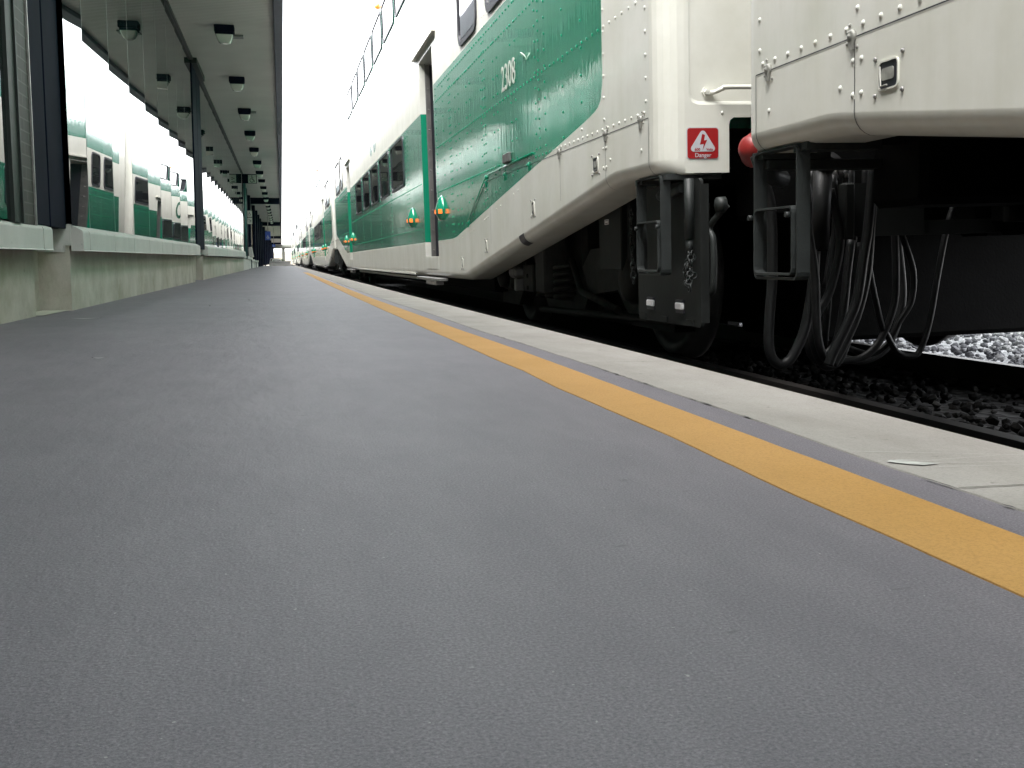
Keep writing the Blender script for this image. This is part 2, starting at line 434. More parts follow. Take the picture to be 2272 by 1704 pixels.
def bogie(root, uc, flip):
    sg = -1 if flip else 1
    fr = MB()
    base = .48                       # x of near wheel centre plane
    for xs, sx in ((.36, 1), (CW - .36, -1)):
        prof = [(-1.95, .10), (-1.6, .28), (-1.2, .38), (-.6, .36), (-.35, .22), (.35, .22), (.6, .36), (1.2, .38), (1.6, .28), (1.95, .10), (1.95, -.03), (1.35, -.03), (1.1, .14), (.55, .10), (.4, -.04), (-.4, -.04), (-.55, .10), (-1.1, .14), (-1.35, -.03), (-1.95, -.03)]
        # side frame as strips so it may be concave
        tops = prof[:10]; bots = prof[10:][::-1]
        for (a0, t0), (a1, t1), (b0, c0), (b1, c1) in zip(tops, tops[1:], bots, bots[1:]):
            for xx in (xs, xs + .10 * sx): fr.face([(xx, uc + sg * a0, t0), (xx, uc + sg * a1, t1), (xx, uc + sg * b1, c1), (xx, uc + sg * b0, c0)])
            fr.face([(xs, uc + sg * a0, t0), (xs, uc + sg * a1, t1), (xs + .1 * sx, uc + sg * a1, t1), (xs + .1 * sx, uc + sg * a0, t0)])
            fr.face([(xs, uc + sg * b0, c0), (xs, uc + sg * b1, c1), (xs + .1 * sx, uc + sg * b1, c1), (xs + .1 * sx, uc + sg * b0, c0)])
        for a in (-1.55, 1.55):
            fr.box(xs - .05 * sx, xs + .12 * sx, uc + a - .17, uc + a + .17, .08, .36, 0, .02)
            fr.lathe((xs - .05 * sx, uc + a, .21), (-sx, 0, 0), [(0, .12), (.05, .11), (.07, .06), (.075, .0)], 14)
    fr.box(.4, CW - .4, uc - .3, uc + .3, .2, .56, 0, .03)
    fr.box(.5, CW - .5, uc - .25, uc + .25, .56, .75)
    fr.box(.5, .56, uc - 1.9, uc + 1.9, .30, .55)
    dk = MB(); dk.box(CW - .6, CW - .45, uc - 2.0, uc + 2.3, -.08, .66); dk.box(CW - .6, CW - .45, uc - .8, uc + 2.3, -.20, -.08); dk.box(.8, CW - .8, uc - 1.9, uc + 1.9, .05, .45)  # added black boxes that block the light from beyond the far side
    # bolster anchors, brackets
    fr.box(.20, .34, uc - .12, uc + .12, .10, .46, 0, .01)
    fr.box(.26, .31, uc + sg * .45, uc + sg * .75, .09, .28, 0, .01)
    for zz in (.13, .22, .31):
        fr.lathe((.26, uc + sg * .6, zz * .9), (-1, 0, 0), [(0, .016), (.012, .015), (.013, 0)], 6)
    # brake rigging: sloping levers and rods
    fr.tube([(.33, uc - sg * 1.2, .04), (.33, uc - sg * .5, .12), (.33, uc - sg * .3, .30)], .022, 8)
    fr.tube([(.35, uc - sg * 1.9, .02), (.35, uc + sg * .6, -.03)], .02, 8)
    o = fr.build('bogie', M_truck, root); dk.build('far_light_block', M_black, o)
    for a in (-1.55, 1.55):
        for xs, sx in ((.53, 1), (CW - .58, -1)):
            wh = MB(); c = (xs, uc + a, .215)
            wh.lathe(c, (-sx, 0, 0), [(-.11, .0), (-.11, .12), (-.03, .14), (-.035, .30), (-.07, .325), (-.07, .405), (-.045, .405), (-.035, .382), (.0, .378), (.045, .375), (.05, .355), (.03, .32), (-.005, .29), (.0, .15), (.05, .12), (.06, .0)], 40)
            wo = wh.build('wheel', M_wheel, o)
    for a in (-.28, .0, .28):
        sp = MB(); pts = []
        for k in range(61):
            an = 2 * PI * 5 * k / 60; pts.append((.30 + .06 * math.cos(an), uc + a * .8 + .06 * math.sin(an), .06 + .22 * k / 60))
        sp.tube(pts, .013, 6); sp.build('spring', M_truck, o)
    v = MB()
    v.box(.20, .30, uc + sg * .78, uc + sg * .92, .18, .26, 0, .02); v.lathe((.25, uc + sg * .88, .22), (0, sg, 0), [(0, .045), (.09, .045), (.11, .03), (.12, 0)], 12)
    v.box(.22, .28, uc + sg * .80, uc + sg * .87, .09, .18, 0, .008); v.tube([(.25, uc + sg * .83, .26), (.25, uc + sg * .80, .40), (.32, uc + sg * .7, .5)], .02, 8)
    v.build('brake_valve', M_steel_dull, o)
    return o
M_steel_dull = simple('dull_cast_metal', (.13, .13, .125), .55, .2, .25, 14, .2, 90)
M_hinge = simple('hinge_paint', (.30, .30, .27), .45, .1, .3, 30)
def chain(mb, p0, p1, n, r=.006, R=.012, jit=0):
    P0, P1 = Vector(p0), Vector(p1)
    for k in range(n):
        c = P0.lerp(P1, (k + .5) / n) + Vector((random.uniform(-jit, jit), random.uniform(-jit, jit), 0))
        d_ = (P1 - P0).normalized(); L_ = (P1 - P0).length / n * .72
        s_ = Vector((1, 0, 0)) if k % 2 else Vector((0, 1, 0))
        if k % 3 == 0: s_ = Vector((.7, .7, 0))
        pts = [c + d_ * L_ * math.sin(2 * PI * q / 8) + s_ * R * math.cos(2 * PI * q / 8) for q in range(9)]
        mb.tube(pts, r * .55, 5, caps=False)
def details(root, e):
    U = (lambda u: u) if e == 0 else (lambda u: CL - u); sg = 1 if e == 0 else -1
    # hinges
    for hu, hz in ((.20, .836), (.66, .836), (1.44, .836), (2.12, .832), (2.78, .828), (3.42, .826), (4.16, .585)):
        h = MB(); h.lathe((0, U(hu), hz + .002), (-1, 0, 0), [(0, .0165), (.007, .0155), (.010, .0115), (.0085, .007), (.015, .0032), (.016, 0)], 12)
        h.prism([(-.0135, 0), (.0135, 0), (.005, -.030), (-.005, -.030)], lambda a, b, d_: (-d_, U(hu) + a, hz + b), 0, .009)
        for a, b in ((.026, .014), (.030, -.012), (.016, .03), (-.022, -.026)): h.lathe((0, U(hu - a * .9), hz + b), (-1, 0, 0), [(0, .0052), (.003, .004), (.004, 0)], 6)
        h.build('hinge', M_hinge if hu < 2 else M_greenp, root)
    # paddle latches; a flat dark plate stands in for the shade of the recess
    for lu, lz0, lz1, lw in ((.82, .69, .757, .085), (2.05, .555, .630, .07), (3.48, .375, .446, .06), (4.50, .255, .325, .07)):
        h = MB(); ring(h, rrect(lu - lw / 2, lu + lw / 2, lz0, lz1, .014, 3), lambda a, b, d_: (-d_, U(a), b), .004, .004)
        ho = h.build('latch', M_white, root)
        q = MB(); q.prism(rrect(lu - lw / 2 + .003, lu + lw / 2 - .003, lz0 + .003, lz1 - .003, .012, 3), lambda a, b, d_: (-d_, U(a), b), 0.0, .0012); q.build('latch_pocket_shade', M_gasket, ho)
        q = MB(); q.prism(rrect(lu - lw * .32, lu + lw * .26, lz0 + .022, lz1 - .018, .005, 2), lambda a, b, d_: (-d_, U(a), b), 0.001, .0035); q.tube([(-.004, U(lu - lw * .38), lz1 - .012), (-.006, U(lu - lw * .30), lz0 + .010), (-.005, U(lu), lz0 + .010)], .0022, 6); q.build('latch_handle', M_hinge, ho)
        for a in (-lw / 2 - .014, lw / 2 + .014):
            for b in (lz0 - .008, lz1 + .008): q = MB(); q.lathe((0, U(lu + a), b), (-1, 0, 0), [(0, .006), (.004, .005), (.005, 0)], 8); q.build('latch_screw', M_steel, ho)
    # end handrail with bolt, end apron details
    yE = 0 if e == 0 else CL
    for fx in (lambda x: x, lambda x: CW - x):
        h = MB(); h.lathe((fx(.190), yE + sg * .014, .914), (0, -sg, 0), [(0, .020), (.006, .019), (.006, .012), (.016, .011), (.017, 0)], 6, smooth=False)
        h.tube(smooth_path([(fx(.195), yE + sg * .012, .910), (fx(.215), yE - sg * .004, .912), (fx(.24), yE - sg * .025, .922), (fx(.27), yE - sg * .03, .926), (fx(.6), yE - sg * .03, .926)], 5), .0085, 10)
        h.build('end_handrail', M_white, root)
    h = MB(); h.lathe((.245, yE, .838), (0, -sg, 0), [(0, .007), (.003, .005), (.004, 0)], 8); h.build('end_bolt', M_white, root)
    # black drain notch on the rolled skirt edge
    h = MB(); uu = 2.30
    for k in range(6):
        a0, a1 = PI / 2 * k / 6, PI / 2 * (k + 1) / 6; r = .0575
        q0 = (.056 - r * math.cos(a0), .056 - r * math.sin(a0)); q1 = (.056 - r * math.cos(a1), .056 - r * math.sin(a1))
        h.face([(q0[0], U(uu), zb(uu) + q0[1]), (q0[0], U(uu + .13), zb(uu + .13) + q0[1]), (q1[0], U(uu + .13), zb(uu + .13) + q1[1]), (q1[0], U(uu), zb(uu) + q1[1])])
    h.build('drain_flap', M_gasket, root, fixn=False)
    if e == 1:
        step_iron(root, e); tail(root, U); return
    # junction box with a small label, mud plate with two white blocks, pipes, chains
    h = MB(); h.box(.23, .36, U(1.20), U(1.56), .252, .66, 0, .006); h.box(.26, .34, U(1.14), U(1.20), .252, .66, 0, .004); jb = h.build('junction_box', M_dark, root)
    h = MB(); h.box(.227, .23, U(1.39), U(1.455), .478, .503); lb = h.build('label_plate', M_labelw, jb)
    h = MB(); h.box(.2262, .2272, U(1.40), U(1.445), .496, .499); h.box(.2262, .2272, U(1.405), U(1.44), .482, .486); h.build('label_print', M_gasket, jb)
    h = MB(); h.prism(rrect(-.055, .665, .052, .60, .02, 3), lambda a, b, d_: (.135 + d_, U(a), b), 0, .012)
    for a in (.02, .30, .56): h.box(.129, .135, U(a), U(a + .07), .056, .078)
    h.box(.147, .17, U(-.05), U(-.035), .07, .58); h.box(.147, .17, U(.645), U(.66), .07, .58)
    pl = h.build('mud_plate', M_dark, root)
    for a in (.115, .455):
        h = MB(); h.box(.122, .135, U(a), U(a + .075), .112, .140, 0, .004); h.build('reflector_block', M_refl, pl)
        h = MB(); h.box(.128, .135, U(a - .003), U(a + .080), .0985, .1115); h.box(.124, .135, U(a), U(a + .072), .1405, .150); h.build('block_clamp', M_gasket, pl)
    h = MB(); h.tube([(.105, U(-.02), .60), (.105, U(-.02), .38)], .018, 12); h.tube([(.105, U(-.02), .382), (.105, U(-.02), .33)], .014, 12); h.tube(smooth_path([(.16, U(.30), .60), (.10, U(.28), .555), (.10, U(.18), .55), (.105, U(.05), .57)], 4), .016, 10); h.build('drain_pipe', M_iron, root)
    h = MB(); h.tube(smooth_path([(.22, U(-.10), .50), (.20, U(-.08), .47), (.18, U(-.03), .42), (.18, U(-.06), .38), (.18, U(-.07), .30), (.18, U(-.06), .20), (.18, U(-.035), .178), (.18, U(-.01), .185)], 5), .0125, 8); h.lathe((.21, U(-.10), .50), (-1, 0, 0), [(0, .03), (.03, .028), (.035, 0)], 10); h.build('uncoupling_lever', M_iron, root)
    for P0, P1, nl, jt in (((.13, U(.74), .53), (.13, U(.715), .205), 15, 0), ((.105, U(-.02), .335), (.09, U(-.06), .20), 9, .008), ((.10, U(-.02), .335), (.10, U(.01), .21), 8, .008), ((.11, U(-.03), .335), (.10, U(-.04), .19), 9, .012)):
        h = MB(); chain(h, P0, P1, nl, jit=jt); h.build('chain', M_iron, root)
    step_iron(root, e); tail(root, U)
def tail(root, U):
    # coupler, diaphragm
    h = MB(); h.box(CW / 2 - .1, CW / 2 + .1, U(-.25), U(1.0), .38, .58, 0, .02); h.box(CW / 2 - .17, CW / 2 + .15, U(-.36), U(-.12), .36, .60, 0, .05); h.box(.42, CW - .42, U(.02), U(.30), .45, .80, 0, .02); h.build('coupler', M_black, root)
    h = MB(); h.box(.80, CW - .35, U(.35), U(1.1), -.06, .63, 0, .02); h.build('end_light_block', M_black, root)  # second box: added black mass for end equipment, shuts out light below the coach
    h = MB(); h.box(.80, CW - .80, U(-.40), U(.0), .83, 2.7, 0, .04); h.build('gangway', M_gasket, root)
def make_coach():
    root = empty('passenger_coach')
    body = coach_body(root)
    ub = MB(); ub.box(.28, CW - .28, 4.5, CL - 4.5, .20, .60, 0, .03); ub.box(.15, CW - .15, .16, CL - .16, .63, .80); ub.box(.9, CW - .9, .0, CL, .4, .63)
    ub.box(.25, .35, 4.5, CL - 4.5, .06, .2); ub.box(CW - .4, CW - .3, 4.3, CL - 4.3, -.28, .6); ub.build('underframe', M_black, root)  # low far-side box is added to stop light showing under the coach
    rail = MB(); rail.tube([(.09, 7.2, .125), (.09, CL - 7.2, .125)], .016, 8); rail.box(-.004, .05, 7.6, CL - 7.6, .168, .182); rail.build('sill_rail', M_white, root)
    for fl in (0, 1):
        U = (lambda u: u) if not fl else (lambda u: CL - u)
        def sw(a, b, *k, **kw): side_window(root, min(U(a), U(b)), max(U(a), U(b)), *k, **kw)
        sw(1.50, 3.22, 1.865, 2.55, .11, .045); sw(3.56, 4.32, 1.865, 2.55, .11, .035)
    for a, b in ((8.23, 9.58), (9.92, 11.14), (11.45, 12.68), (12.98, 14.2), (14.61, 16.0)): side_window(root, a, b, 1.13, 1.675, .06, .025)
    for k in range(7): side_window(root, 7.18 + 1.47 * k, 7.18 + 1.47 * k + 1.30, 2.96, 3.42, .08, .022)
    for fl, (d0, d1) in enumerate(DOORS):
        m = MB(); dep = .16
        # jambs: painted reveal then riveted metal channel
        for yy, s_ in ((d1, -1), (d0, 1)):
            m.face([(0, yy, DZ0), (.055, yy, DZ0), (.055, yy, DZ1), (0, yy, DZ1)], 0)
            m.box(.055, .060, yy, yy + s_ * .004, DZ0, DZ1, 1)
            m.box(.060, .100, yy + s_ * .0, yy + s_ * .012, DZ0, DZ1 - .02, 1); m.box(.100, .26, yy + s_ * .0, yy + s_ * .010, DZ0, DZ1 - .01, 2)
            k = DZ0 + .06
            while k < DZ1 - .1: m.lathe((.080, yy + s_ * .012, k), (0, s_, 0), [(0, .010), (.005, .007), (.006, 0)], 6, 1); k += .19
        m.face([(0, d0, DZ1), (0, d1, DZ1), (.26, d1, DZ1 - .01), (.26, d0, DZ1 - .01)], 0)
        m.face([(0, d0, DZ0), (0, d1, DZ0), (.26, d1, DZ0 + .002), (.26, d0, DZ0 + .002)], 1)
        m.build('door_frame', [M_body, M_alu, M_gasket], root)
        dr = MB(); dr.box(.235, .26, d0, d1, DZ0, DZ1 - .012); door = dr.build('door', M_gasket, root)
        for a in (d0 + .08, (d0 + d1) / 2 + .04):
            p = MB(); p.box(.231, .235, a, a + (d1 - d0) / 2 - .14, .9, 1.9, 0, .001); p.build('pane', M_win, door)
        g = MB(); g.box(-.035, 0, d0 - .25, d1 + .35, DZ1 + .075, DZ1 + .085); g.box(-.038, -.033, d0 - .25, d1 + .35, DZ1 + .062, DZ1 + .085); g.build('rain_gutter', M_white, root)
        g = MB(); g.box(-.055, .03, d0 - .30, d1 + .30, .135, .160, 0, .003); g.box(-.02, .05, d0 + .1, d1 - .1, .09, .135, 0, .003); g.build('door_step', M_alu, root)
        # base skirt fairing under the door, slightly proud
        g = MB(); g.box(-.003, .01, d0 + .02, d1 + .02, .236, .345, 0, .001); g.build('door_fairing', M_white, root)
        for pu in (d0 - .30, d1 + .92):
            L_ = MB(); nn = 10; V = []; c = (0, pu, .72)
            rings = []
            for i in range(7):
                t_ = i / 6; zz = .745 + .125 * t_; rr = max(0, 1 - t_ ** 1.25) ** .62; rings.append([(-.060 * rr * math.sin(PI * k / nn), pu + .100 * rr * math.cos(PI * k / nn), zz) for k in range(nn + 1)])
            low = [(-.058 * math.sin(PI * k / nn), pu + .096 * math.cos(PI * k / nn), .705) for k in range(nn + 1)]; low2 = [(-.03 * math.sin(PI * k / nn), pu + .05 * math.cos(PI * k / nn), .660) for k in range(nn + 1)]
            rs = [low2, low] + rings
            for a, b in zip(rs, rs[1:]):
                for k in range(nn): L_.face([a[k], a[k + 1], b[k + 1], b[k]], 0, True)
            lo = L_.build('marker_light', M_greenp, root)
            for an, dy in ((PI * .84, 0), (PI * .42, 0)):
                cx, cy = -.053 * math.sin(an), pu + .088 * math.cos(an)
                q = MB(); r_ = Vector((-math.sin(an) / .075, math.cos(an) / .112, 0)).normalized(); t_ = Vector((-r_.y, r_.x, 0))
                base = Vector((cx, cy, .728)); V = []
                for dd, hw, hh in ((0, .019, .019), (.008, .019, .019), (.012, .015, .014)):
                    V.append([base + r_ * dd + t_ * a * hw + Vector((0, 0, b * hh)) for a, b in ((-1, -1), (1, -1), (1, 1), (-1, 1))])
                for A, B in zip(V, V[1:]):
                    for k in range(4): q.face([A[k], A[(k + 1) % 4], B[(k + 1) % 4], B[k]])
                q.face(V[-1]); q.build('amber_lens', M_amber, lo)
    # amber door lamp up on the cantrail
    for uu in (10.4,):
        q = MB(); q.lathe((0, uu, 3.52), (-1, 0, 0), [(0, .035), (.03, .03), (.045, .015), (.046, 0)], 12); q.build('door_lamp', M_amber, root)
    bogie(root, 2.78, False); bogie(root, CL - 2.78, True)
    details(root, 0); details(root, 1)
    # green emblem of joined rings on the white band
    lg = MB(); zc = 2.14; ro, ri = .30, .19
    for cu, gap in ((12.45, True), (11.85, False)):
        n = 40
        for k in range(n):
            a0, a1 = 2 * PI * k / n, 2 * PI * (k + 1) / n
            if gap and (math.radians(150) < a0 < math.radians(205)): continue
            lg.face([(-.0015, cu + ri * math.cos(a0), zc + ri * math.sin(a0)), (-.0015, cu + ri * math.cos(a1), zc + ri * math.sin(a1)), (-.0015, cu + ro * math.cos(a1), zc + ro * math.sin(a1)), (-.0015, cu + ro * math.cos(a0), zc + ro * math.sin(a0))])
    lg.box(-.0015, 0, 12.15, 12.45, zc - .055, zc + .04); lg.build('emblem', M_greenp, root, fixn=False)
    return root
coach = make_coach()
coach.location = (T0 + CANT * CAMH, Y0, 0); coach.rotation_euler = (0, -CANT, 0)
GRP = 'double deck coaches of the train at the platform'
tag(coach, 'green and white double deck coach numbered 2308, nearest complete coach', 'train coach', GRP)
names = ['white ended coach at the right edge of the photo, seen only by its near corner',
         'double deck coach coupled just beyond the one numbered 2308',
         'third coach along, behind the coach that follows 2308', 'fourth coach along the train beside the platform',
         'fifth coach along the train, small in the distance', 'farthest coach of the train, at the end of the platform']
A = None
for i, k in enumerate((-1, 1, 2, 3, 4, 5)):
    c = copy_tree(coach); yy = Y0 + PITCH * k
    if k == -1: yy = 3.105 - CL
    c.location = (T0 + CANT * CAMH, yy, 0); tag(c, names[i])
    if k == -1: A = c
# things only the near coach shows: number, warning sign, grey box with conduit, door hold rod
me = text_mesh('2308', .215, .0006, .96); me.materials.append(M_num)
o = bpy.data.objects.new('coach_number', me); COL.objects.link(o); o.parent = coach
o.rotation_euler = (PI / 2, 0, -PI / 2); o.location = (-.0018, 2.61, 1.392)
gb = MB(); gb.box(-.02, 0, 2.58, 2.76, .895, .950, 0, .004); gb.build('conduit_box', M_steel_dull, coach)
gb = MB(); gb.tube([(-.006, 2.0, .888), (-.006, 3.35, .874)], .005, 8); gb.tube([(-.008, 3.40, .860), (-.009, 4.16, .595)], .0035, 8); gb.lathe((0, 3.40, .862), (-1, 0, 0), [(0, .018), (.008, .017), (.012, .010), (.013, 0)], 10); gb.build('conduit', M_greenp, coach)
gb = MB(); gb.tube(smooth_path([(0, 2.20, 1.43), (-.018, 2.18, 1.445), (-.022, 2.14, 1.44), (-.008, 2.12, 1.42), (0, 2.12, 1.40)], 4), .0035, 6); gb.build('hook', M_white, coach)
def warning_sign():
    cx, cz = .168, .7285; s = MB()
    f = lambda a, b, d_: (cx + a, -d_, cz + b)
    s.prism(rrect(-.063, .063, -.058, .058, .012, 4), f, 0, .0012); so_ = s.build('warning_sign', M_signgrey, coach)
    q = MB(); q.prism(rrect(-.060, .060, -.055, .055, .010, 4), f, .001, .0022); q.build('sign_face', M_signred, so_)
    tri = []
    for (x, z), a0 in (((0, .035), 30), ((-.036, -.019), 150), ((.036, -.019), 270)):
        for k in range(5): a = math.radians(a0 + 120 * k / 4); tri.append((x + .011 * math.cos(a), z + .011 * math.sin(a)))
    tri = [p for p in tri]
    q = MB(); q.prism(tri, f, .002, .003); q.build('sign_triangle', M_signgrey, so_)
    bolt = [(-.003, .034), (.008, .030), (.004, .010), (.017, .013), (-.002, -.026), (.003, -.002), (-.012, -.005)]
    q = MB()
    for t3 in ((0, 1, 2, 6), (2, 5, 6), (2, 3, 4, 5)): q.face([f(*bolt[i], .0034) for i in t3])
    q.build('sign_bolt', M_signred, so_, fixn=False)
    for txt, x, z, sz, mt in (('600', -.022, -.0225, .0145, M_signred), ('Volts', .026, -.0225, .0125, M_signred), ('Danger', 0, -.0435, .0215, M_signgrey)):
        me = text_mesh(txt, sz, .0003, 1, .0002); me.materials.append(mt); t_ = bpy.data.objects.new('sign_lettering', me); COL.objects.link(t_); t_.parent = so_
        t_.rotation_euler = (PI / 2, 0, 0); t_.location = (cx + x, -.0036, cz + z)
warning_sign()
# hoses and jumper cables in the gap, carried by the near coach (local coordinates of coach A)
ax = T0 + CANT * CAMH; ay = 3.105 - CL
def hose(pts, y, r, mat=None, parent=None, name='air_hose', dy=0):
    P = [(x - ax + CANT * z, y - ay + dy * math.sin(i), z) for i, (x, z) in enumerate(pts)]
    m = MB(); m.tube(smooth_path(P, 6), r, 10); return m.build(name, mat or M_rubber, parent or A)
HO = [([(1.520, .64), (1.542, .583), (1.571, .512), (1.584, .435), (1.592, .247), (1.586, .108), (1.586, .02), (1.602, -.030), (1.633, -.050), (1.669, -.029), (1.709, .05), (1.73, .146), (1.741, .247), (1.743, .325)], 3.35, .0175),
      ([(1.673, .574), (1.687, .494), (1.69, .402), (1.719, .248), (1.731, .081), (1.746, .008), (1.771, -.032), (1.806, .024), (1.827, .136), (1.835, .247), (1.846, .358)], 3.30, .0145),
      ([(1.818, .53), (1.861, .36), (1.829, .189), (1.782, .103), (1.773, .017), (1.814, -.065), (1.864, -.06), (1.899, .015), (1.914, .131), (1.93, .349)], 3.40, .015),
      ([(1.838, .58), (1.852, .417), (1.84, .246), (1.832, .114), (1.826, .0)], 3.42, .012),
      ([(1.899, .60), (1.902, .488), (1.886, .407), (1.863, .361), (1.84, .2)], 3.45, .012),
      ([(1.86, .60), (1.848, .40), (1.835, .30), (1.818, .168), (1.785, .086), (1.741, -.001), (1.724, -.044)], 3.20, .016),
      ([(1.89, .60), (1.88, .40), (1.873, .25), (1.845, .12), (1.80, .02), (1.76, -.05)], 3.24, .015),
      ([(2.18, .63), (2.149, .61), (2.119, .539), (2.121, .433), (2.136, .244), (2.134, .124), (2.086, .004), (2.023, -.055), (1.951, -.066), (1.90, -.05)], 3.50, .0135),
      ([(2.0, .62), (2.01, .42), (2.018, .35), (2.037, .232), (2.084, .065), (2.105, .028), (2.148, -.039), (2.196, -.061), (2.242, -.047), (2.278, .062), (2.303, .231), (2.335, .411), (2.382, .531), (2.433, .591)], 3.50, .011),
      ([(2.15, .62), (2.15, .42), (2.17, .363), (2.216, .243), (2.214, .135), (2.17, .063), (2.127, -.015), (2.062, -.05), (1.976, -.024), (1.93, .0)], 3.52, .011),
      ([(2.18, .62), (2.19, .42), (2.198, .364), (2.227, .18), (2.218, .069), (2.168, -.042), (2.081, -.080), (2.0, -.07)], 3.60, .014), ([(1.78, .60), (1.79, .42), (1.795, .30), (1.80, .15), (1.782, .04), (1.80, -.04), (1.85, -.06), (1.90, .03), (1.93, .20), (1.945, .40)], 3.46, .013),
      ([(1.98, .62), (1.99, .42), (2.0, .25), (1.985, .10), (1.94, -.01), (1.88, -.055), (1.84, -.03)], 3.56, .012)]
for pts, y, r in HO: hose(pts, y, r, name='air_hose' if r > .0125 else 'jumper_cable')
def loc(x, y, z): return (x - ax + CANT * z, y - ay, z)
m = MB(); m.tube([loc(1.772, 3.37, .60), loc(1.772, 3.37, .33)], [.032, .028], 14); m.tube([loc(1.772, 3.37, .595), loc(1.79, 3.34, .64)], .035, 12); m.build('hose_socket', M_rubber, A)
m = MB(); m.box(1.879 - ax, 1.916 - ax, 3.38 - ay, 3.42 - ay, .36, .55, 0, .006); m.box(1.89 - ax, 2.2 - ax, 3.42 - ay, 3.46 - ay, .37, .55); m.box(1.9 - ax, 2.9 - ax, 3.43 - ay, 3.47 - ay, .37, .42); m.build('hose_bracket', M_dark, A)
m = MB(); m.lathe(loc(1.580, 3.46, .668), (-.75, -.35, .12), [(-.05, .045), (.01, .050), (.015, .062), (.023, .060), (.028, .050), (.055, .040), (.068, .02), (.070, 0)], 18); m.build('red_dummy_coupling', M_red, A)
m = MB(); m.lathe(loc(1.842, 3.5, .638), (-.3, -.9, -.3), [(-.03, .02), (.0, .024), (.012, .012), (.013, 0)], 4, smooth=False); m.lathe(loc(1.592, 3.42, .605), (-.6, -.4, -.6), [(-.02, .02), (.01, .018), (.02, 0)], 8); m.build('red_valve_handle', M_red, A)
m = MB(); m.tube(smooth_path([loc(1.43, 3.06, .66), loc(1.43, 3.07, .60), loc(1.46, 3.1, .56), loc(1.52, 3.15, .55)], 5), .028, 12); m.box(.05, .55, 3.02 - ay, 3.10 - ay, .57, .600, 0, .004); m.build('elbow_pipe', M_iron, A)
m = MB()
for k in range(5): m.cyl(loc(1.82 + .02 * k, 3.46, .62), loc(1.82 + .02 * k, 3.44, .57 + .01 * (k % 2)), .008, 8)
m.build('cable_clamp', M_steel, A)

# ------------------------------------------------------------------ ground, track, platform
def asphalt():
    m, t, b = newmat('asphalt_platform'); L = t.links
    n1 = noise(t, .8, 6, .6); n2 = noise(t, 330, 4, .8); n3 = noise(t, 6, 5, .65, stretch=(1.6, .5, 1)); n4 = noise(t, 90, 3, .7)
    c = ramp(t, n1.outputs[0], [(.30, (.136, .124, .140)), (.70, (.168, .154, .172))]).outputs[0]
    c = mix(t, 1, c, ramp(t, n3.outputs[0], [(.3, (.87, .87, .88)), (.65, (1.06, 1.06, 1.05))]).outputs[0], 'MULTIPLY')
    c = mix(t, 1, c, ramp(t, n2.outputs[0], [(.30, (.42, .42, .44)), (.5, (1, 1, 1)), (.70, (1.7, 1.68, 1.62))]).outputs[0], 'MULTIPLY')
    sp = noise(t, 140, 2, .5); c = mix(t, ramp(t, sp.outputs[0], [(.735, (0, 0, 0)), (.76, (.8, .8, .8))]).outputs[0], c, (.36, .35, .33))
    sp2 = noise(t, 38, 3, .6, stretch=(.5, 1.6, 1)); c = mix(t, ramp(t, sp2.outputs[0], [(.68, (0, 0, 0)), (.73, (.5, .5, .5))]).outputs[0], c, (.055, .053, .06))
    L.new(c, b.inputs['Base Color']); b.inputs['Roughness'].default_value = .60; b.inputs['Specular IOR Level'].default_value = .5
    b1 = bump(t, n2.outputs[0], b, .55, .0016); b2 = bump(t, n4.outputs[0], b, .35, .003, b1); bump(t, n3.outputs[0], b, .5, .01, b2)
    return m
def concrete(name, lo, hi, sc=3, stain=(.7, .68, .6), sstr=1, bmp=.3, vert=False):
    m, t, b = newmat(name); L = t.links
    n1 = noise(t, sc, 7, .62); n2 = noise(t, 260, 3, .75); n3 = noise(t, sc * .7, 5, .7, stretch=(1, 1, .35) if vert else (3, .8, 1)); n4 = noise(t, 26, 4, .6)
    c = ramp(t, n1.outputs[0], [(.3, lo), (.7, hi)]).outputs[0]
    c = mix(t, sstr, c, ramp(t, n3.outputs[0], [(.35, stain), (.58, (1, 1, 1))]).outputs[0], 'MULTIPLY')
    c = mix(t, 1, c, ramp(t, n2.outputs[0], [(.28, (.80, .80, .80)), (.55, (1.03, 1.03, 1.03))]).outputs[0], 'MULTIPLY')
    c = mix(t, ramp(t, n4.outputs[0], [(.68, (0, 0, 0)), (.71, (.5, .5, .5))]).outputs[0], c, tuple(v * .45 for v in lo))
    L.new(c, b.inputs['Base Color']); b.inputs['Roughness'].default_value = .85; b.inputs['Specular IOR Level'].default_value = .3
    b1 = bump(t, n2.outputs[0], b, bmp, .0015); bump(t, n1.outputs[0], b, bmp, .01, b1)
    return m
M_asph = asphalt()
M_edge = concrete('edge_concrete', (.28, .262, .240), (.36, .340, .312), 2.2, (.86, .86, .84), 1)
M_wall = concrete('wall_concrete', (.47, .425, .37), (.62, .565, .505), 2.6, (.74, .73, .66), 1, .5, False)
M_cope = concrete('coping_concrete', (.60, .57, .545), (.68, .65, .625), 2.5, (.9, .9, .9), 1, .2)
def yellow():
    m, t, b = newmat('yellow_line_paint'); L = t.links
    n2 = noise(t, 300, 3, .8); n1 = noise(t, 3, 5, .6); n3 = noise(t, 45, 4, .7)
    c = ramp(t, n1.outputs[0], [(.3, (.42, .225, .052)), (.7, (.49, .270, .078))]).outputs[0]
    c = mix(t, 1, c, ramp(t, n2.outputs[0], [(.28, (.70, .66, .6)), (.55, (1.05, 1.05, 1.05))]).outputs[0], 'MULTIPLY')
    c = mix(t, ramp(t, n3.outputs[0], [(.69, (0, 0, 0)), (.75, (.7, .7, .7))]).outputs[0], c, (.20, .12, .05))
    L.new(c, b.inputs['Base Color']); b.inputs['Roughness'].default_value = .75; bump(t, n2.outputs[0], b, .5, .0012)
    return m
M_yel = yellow()
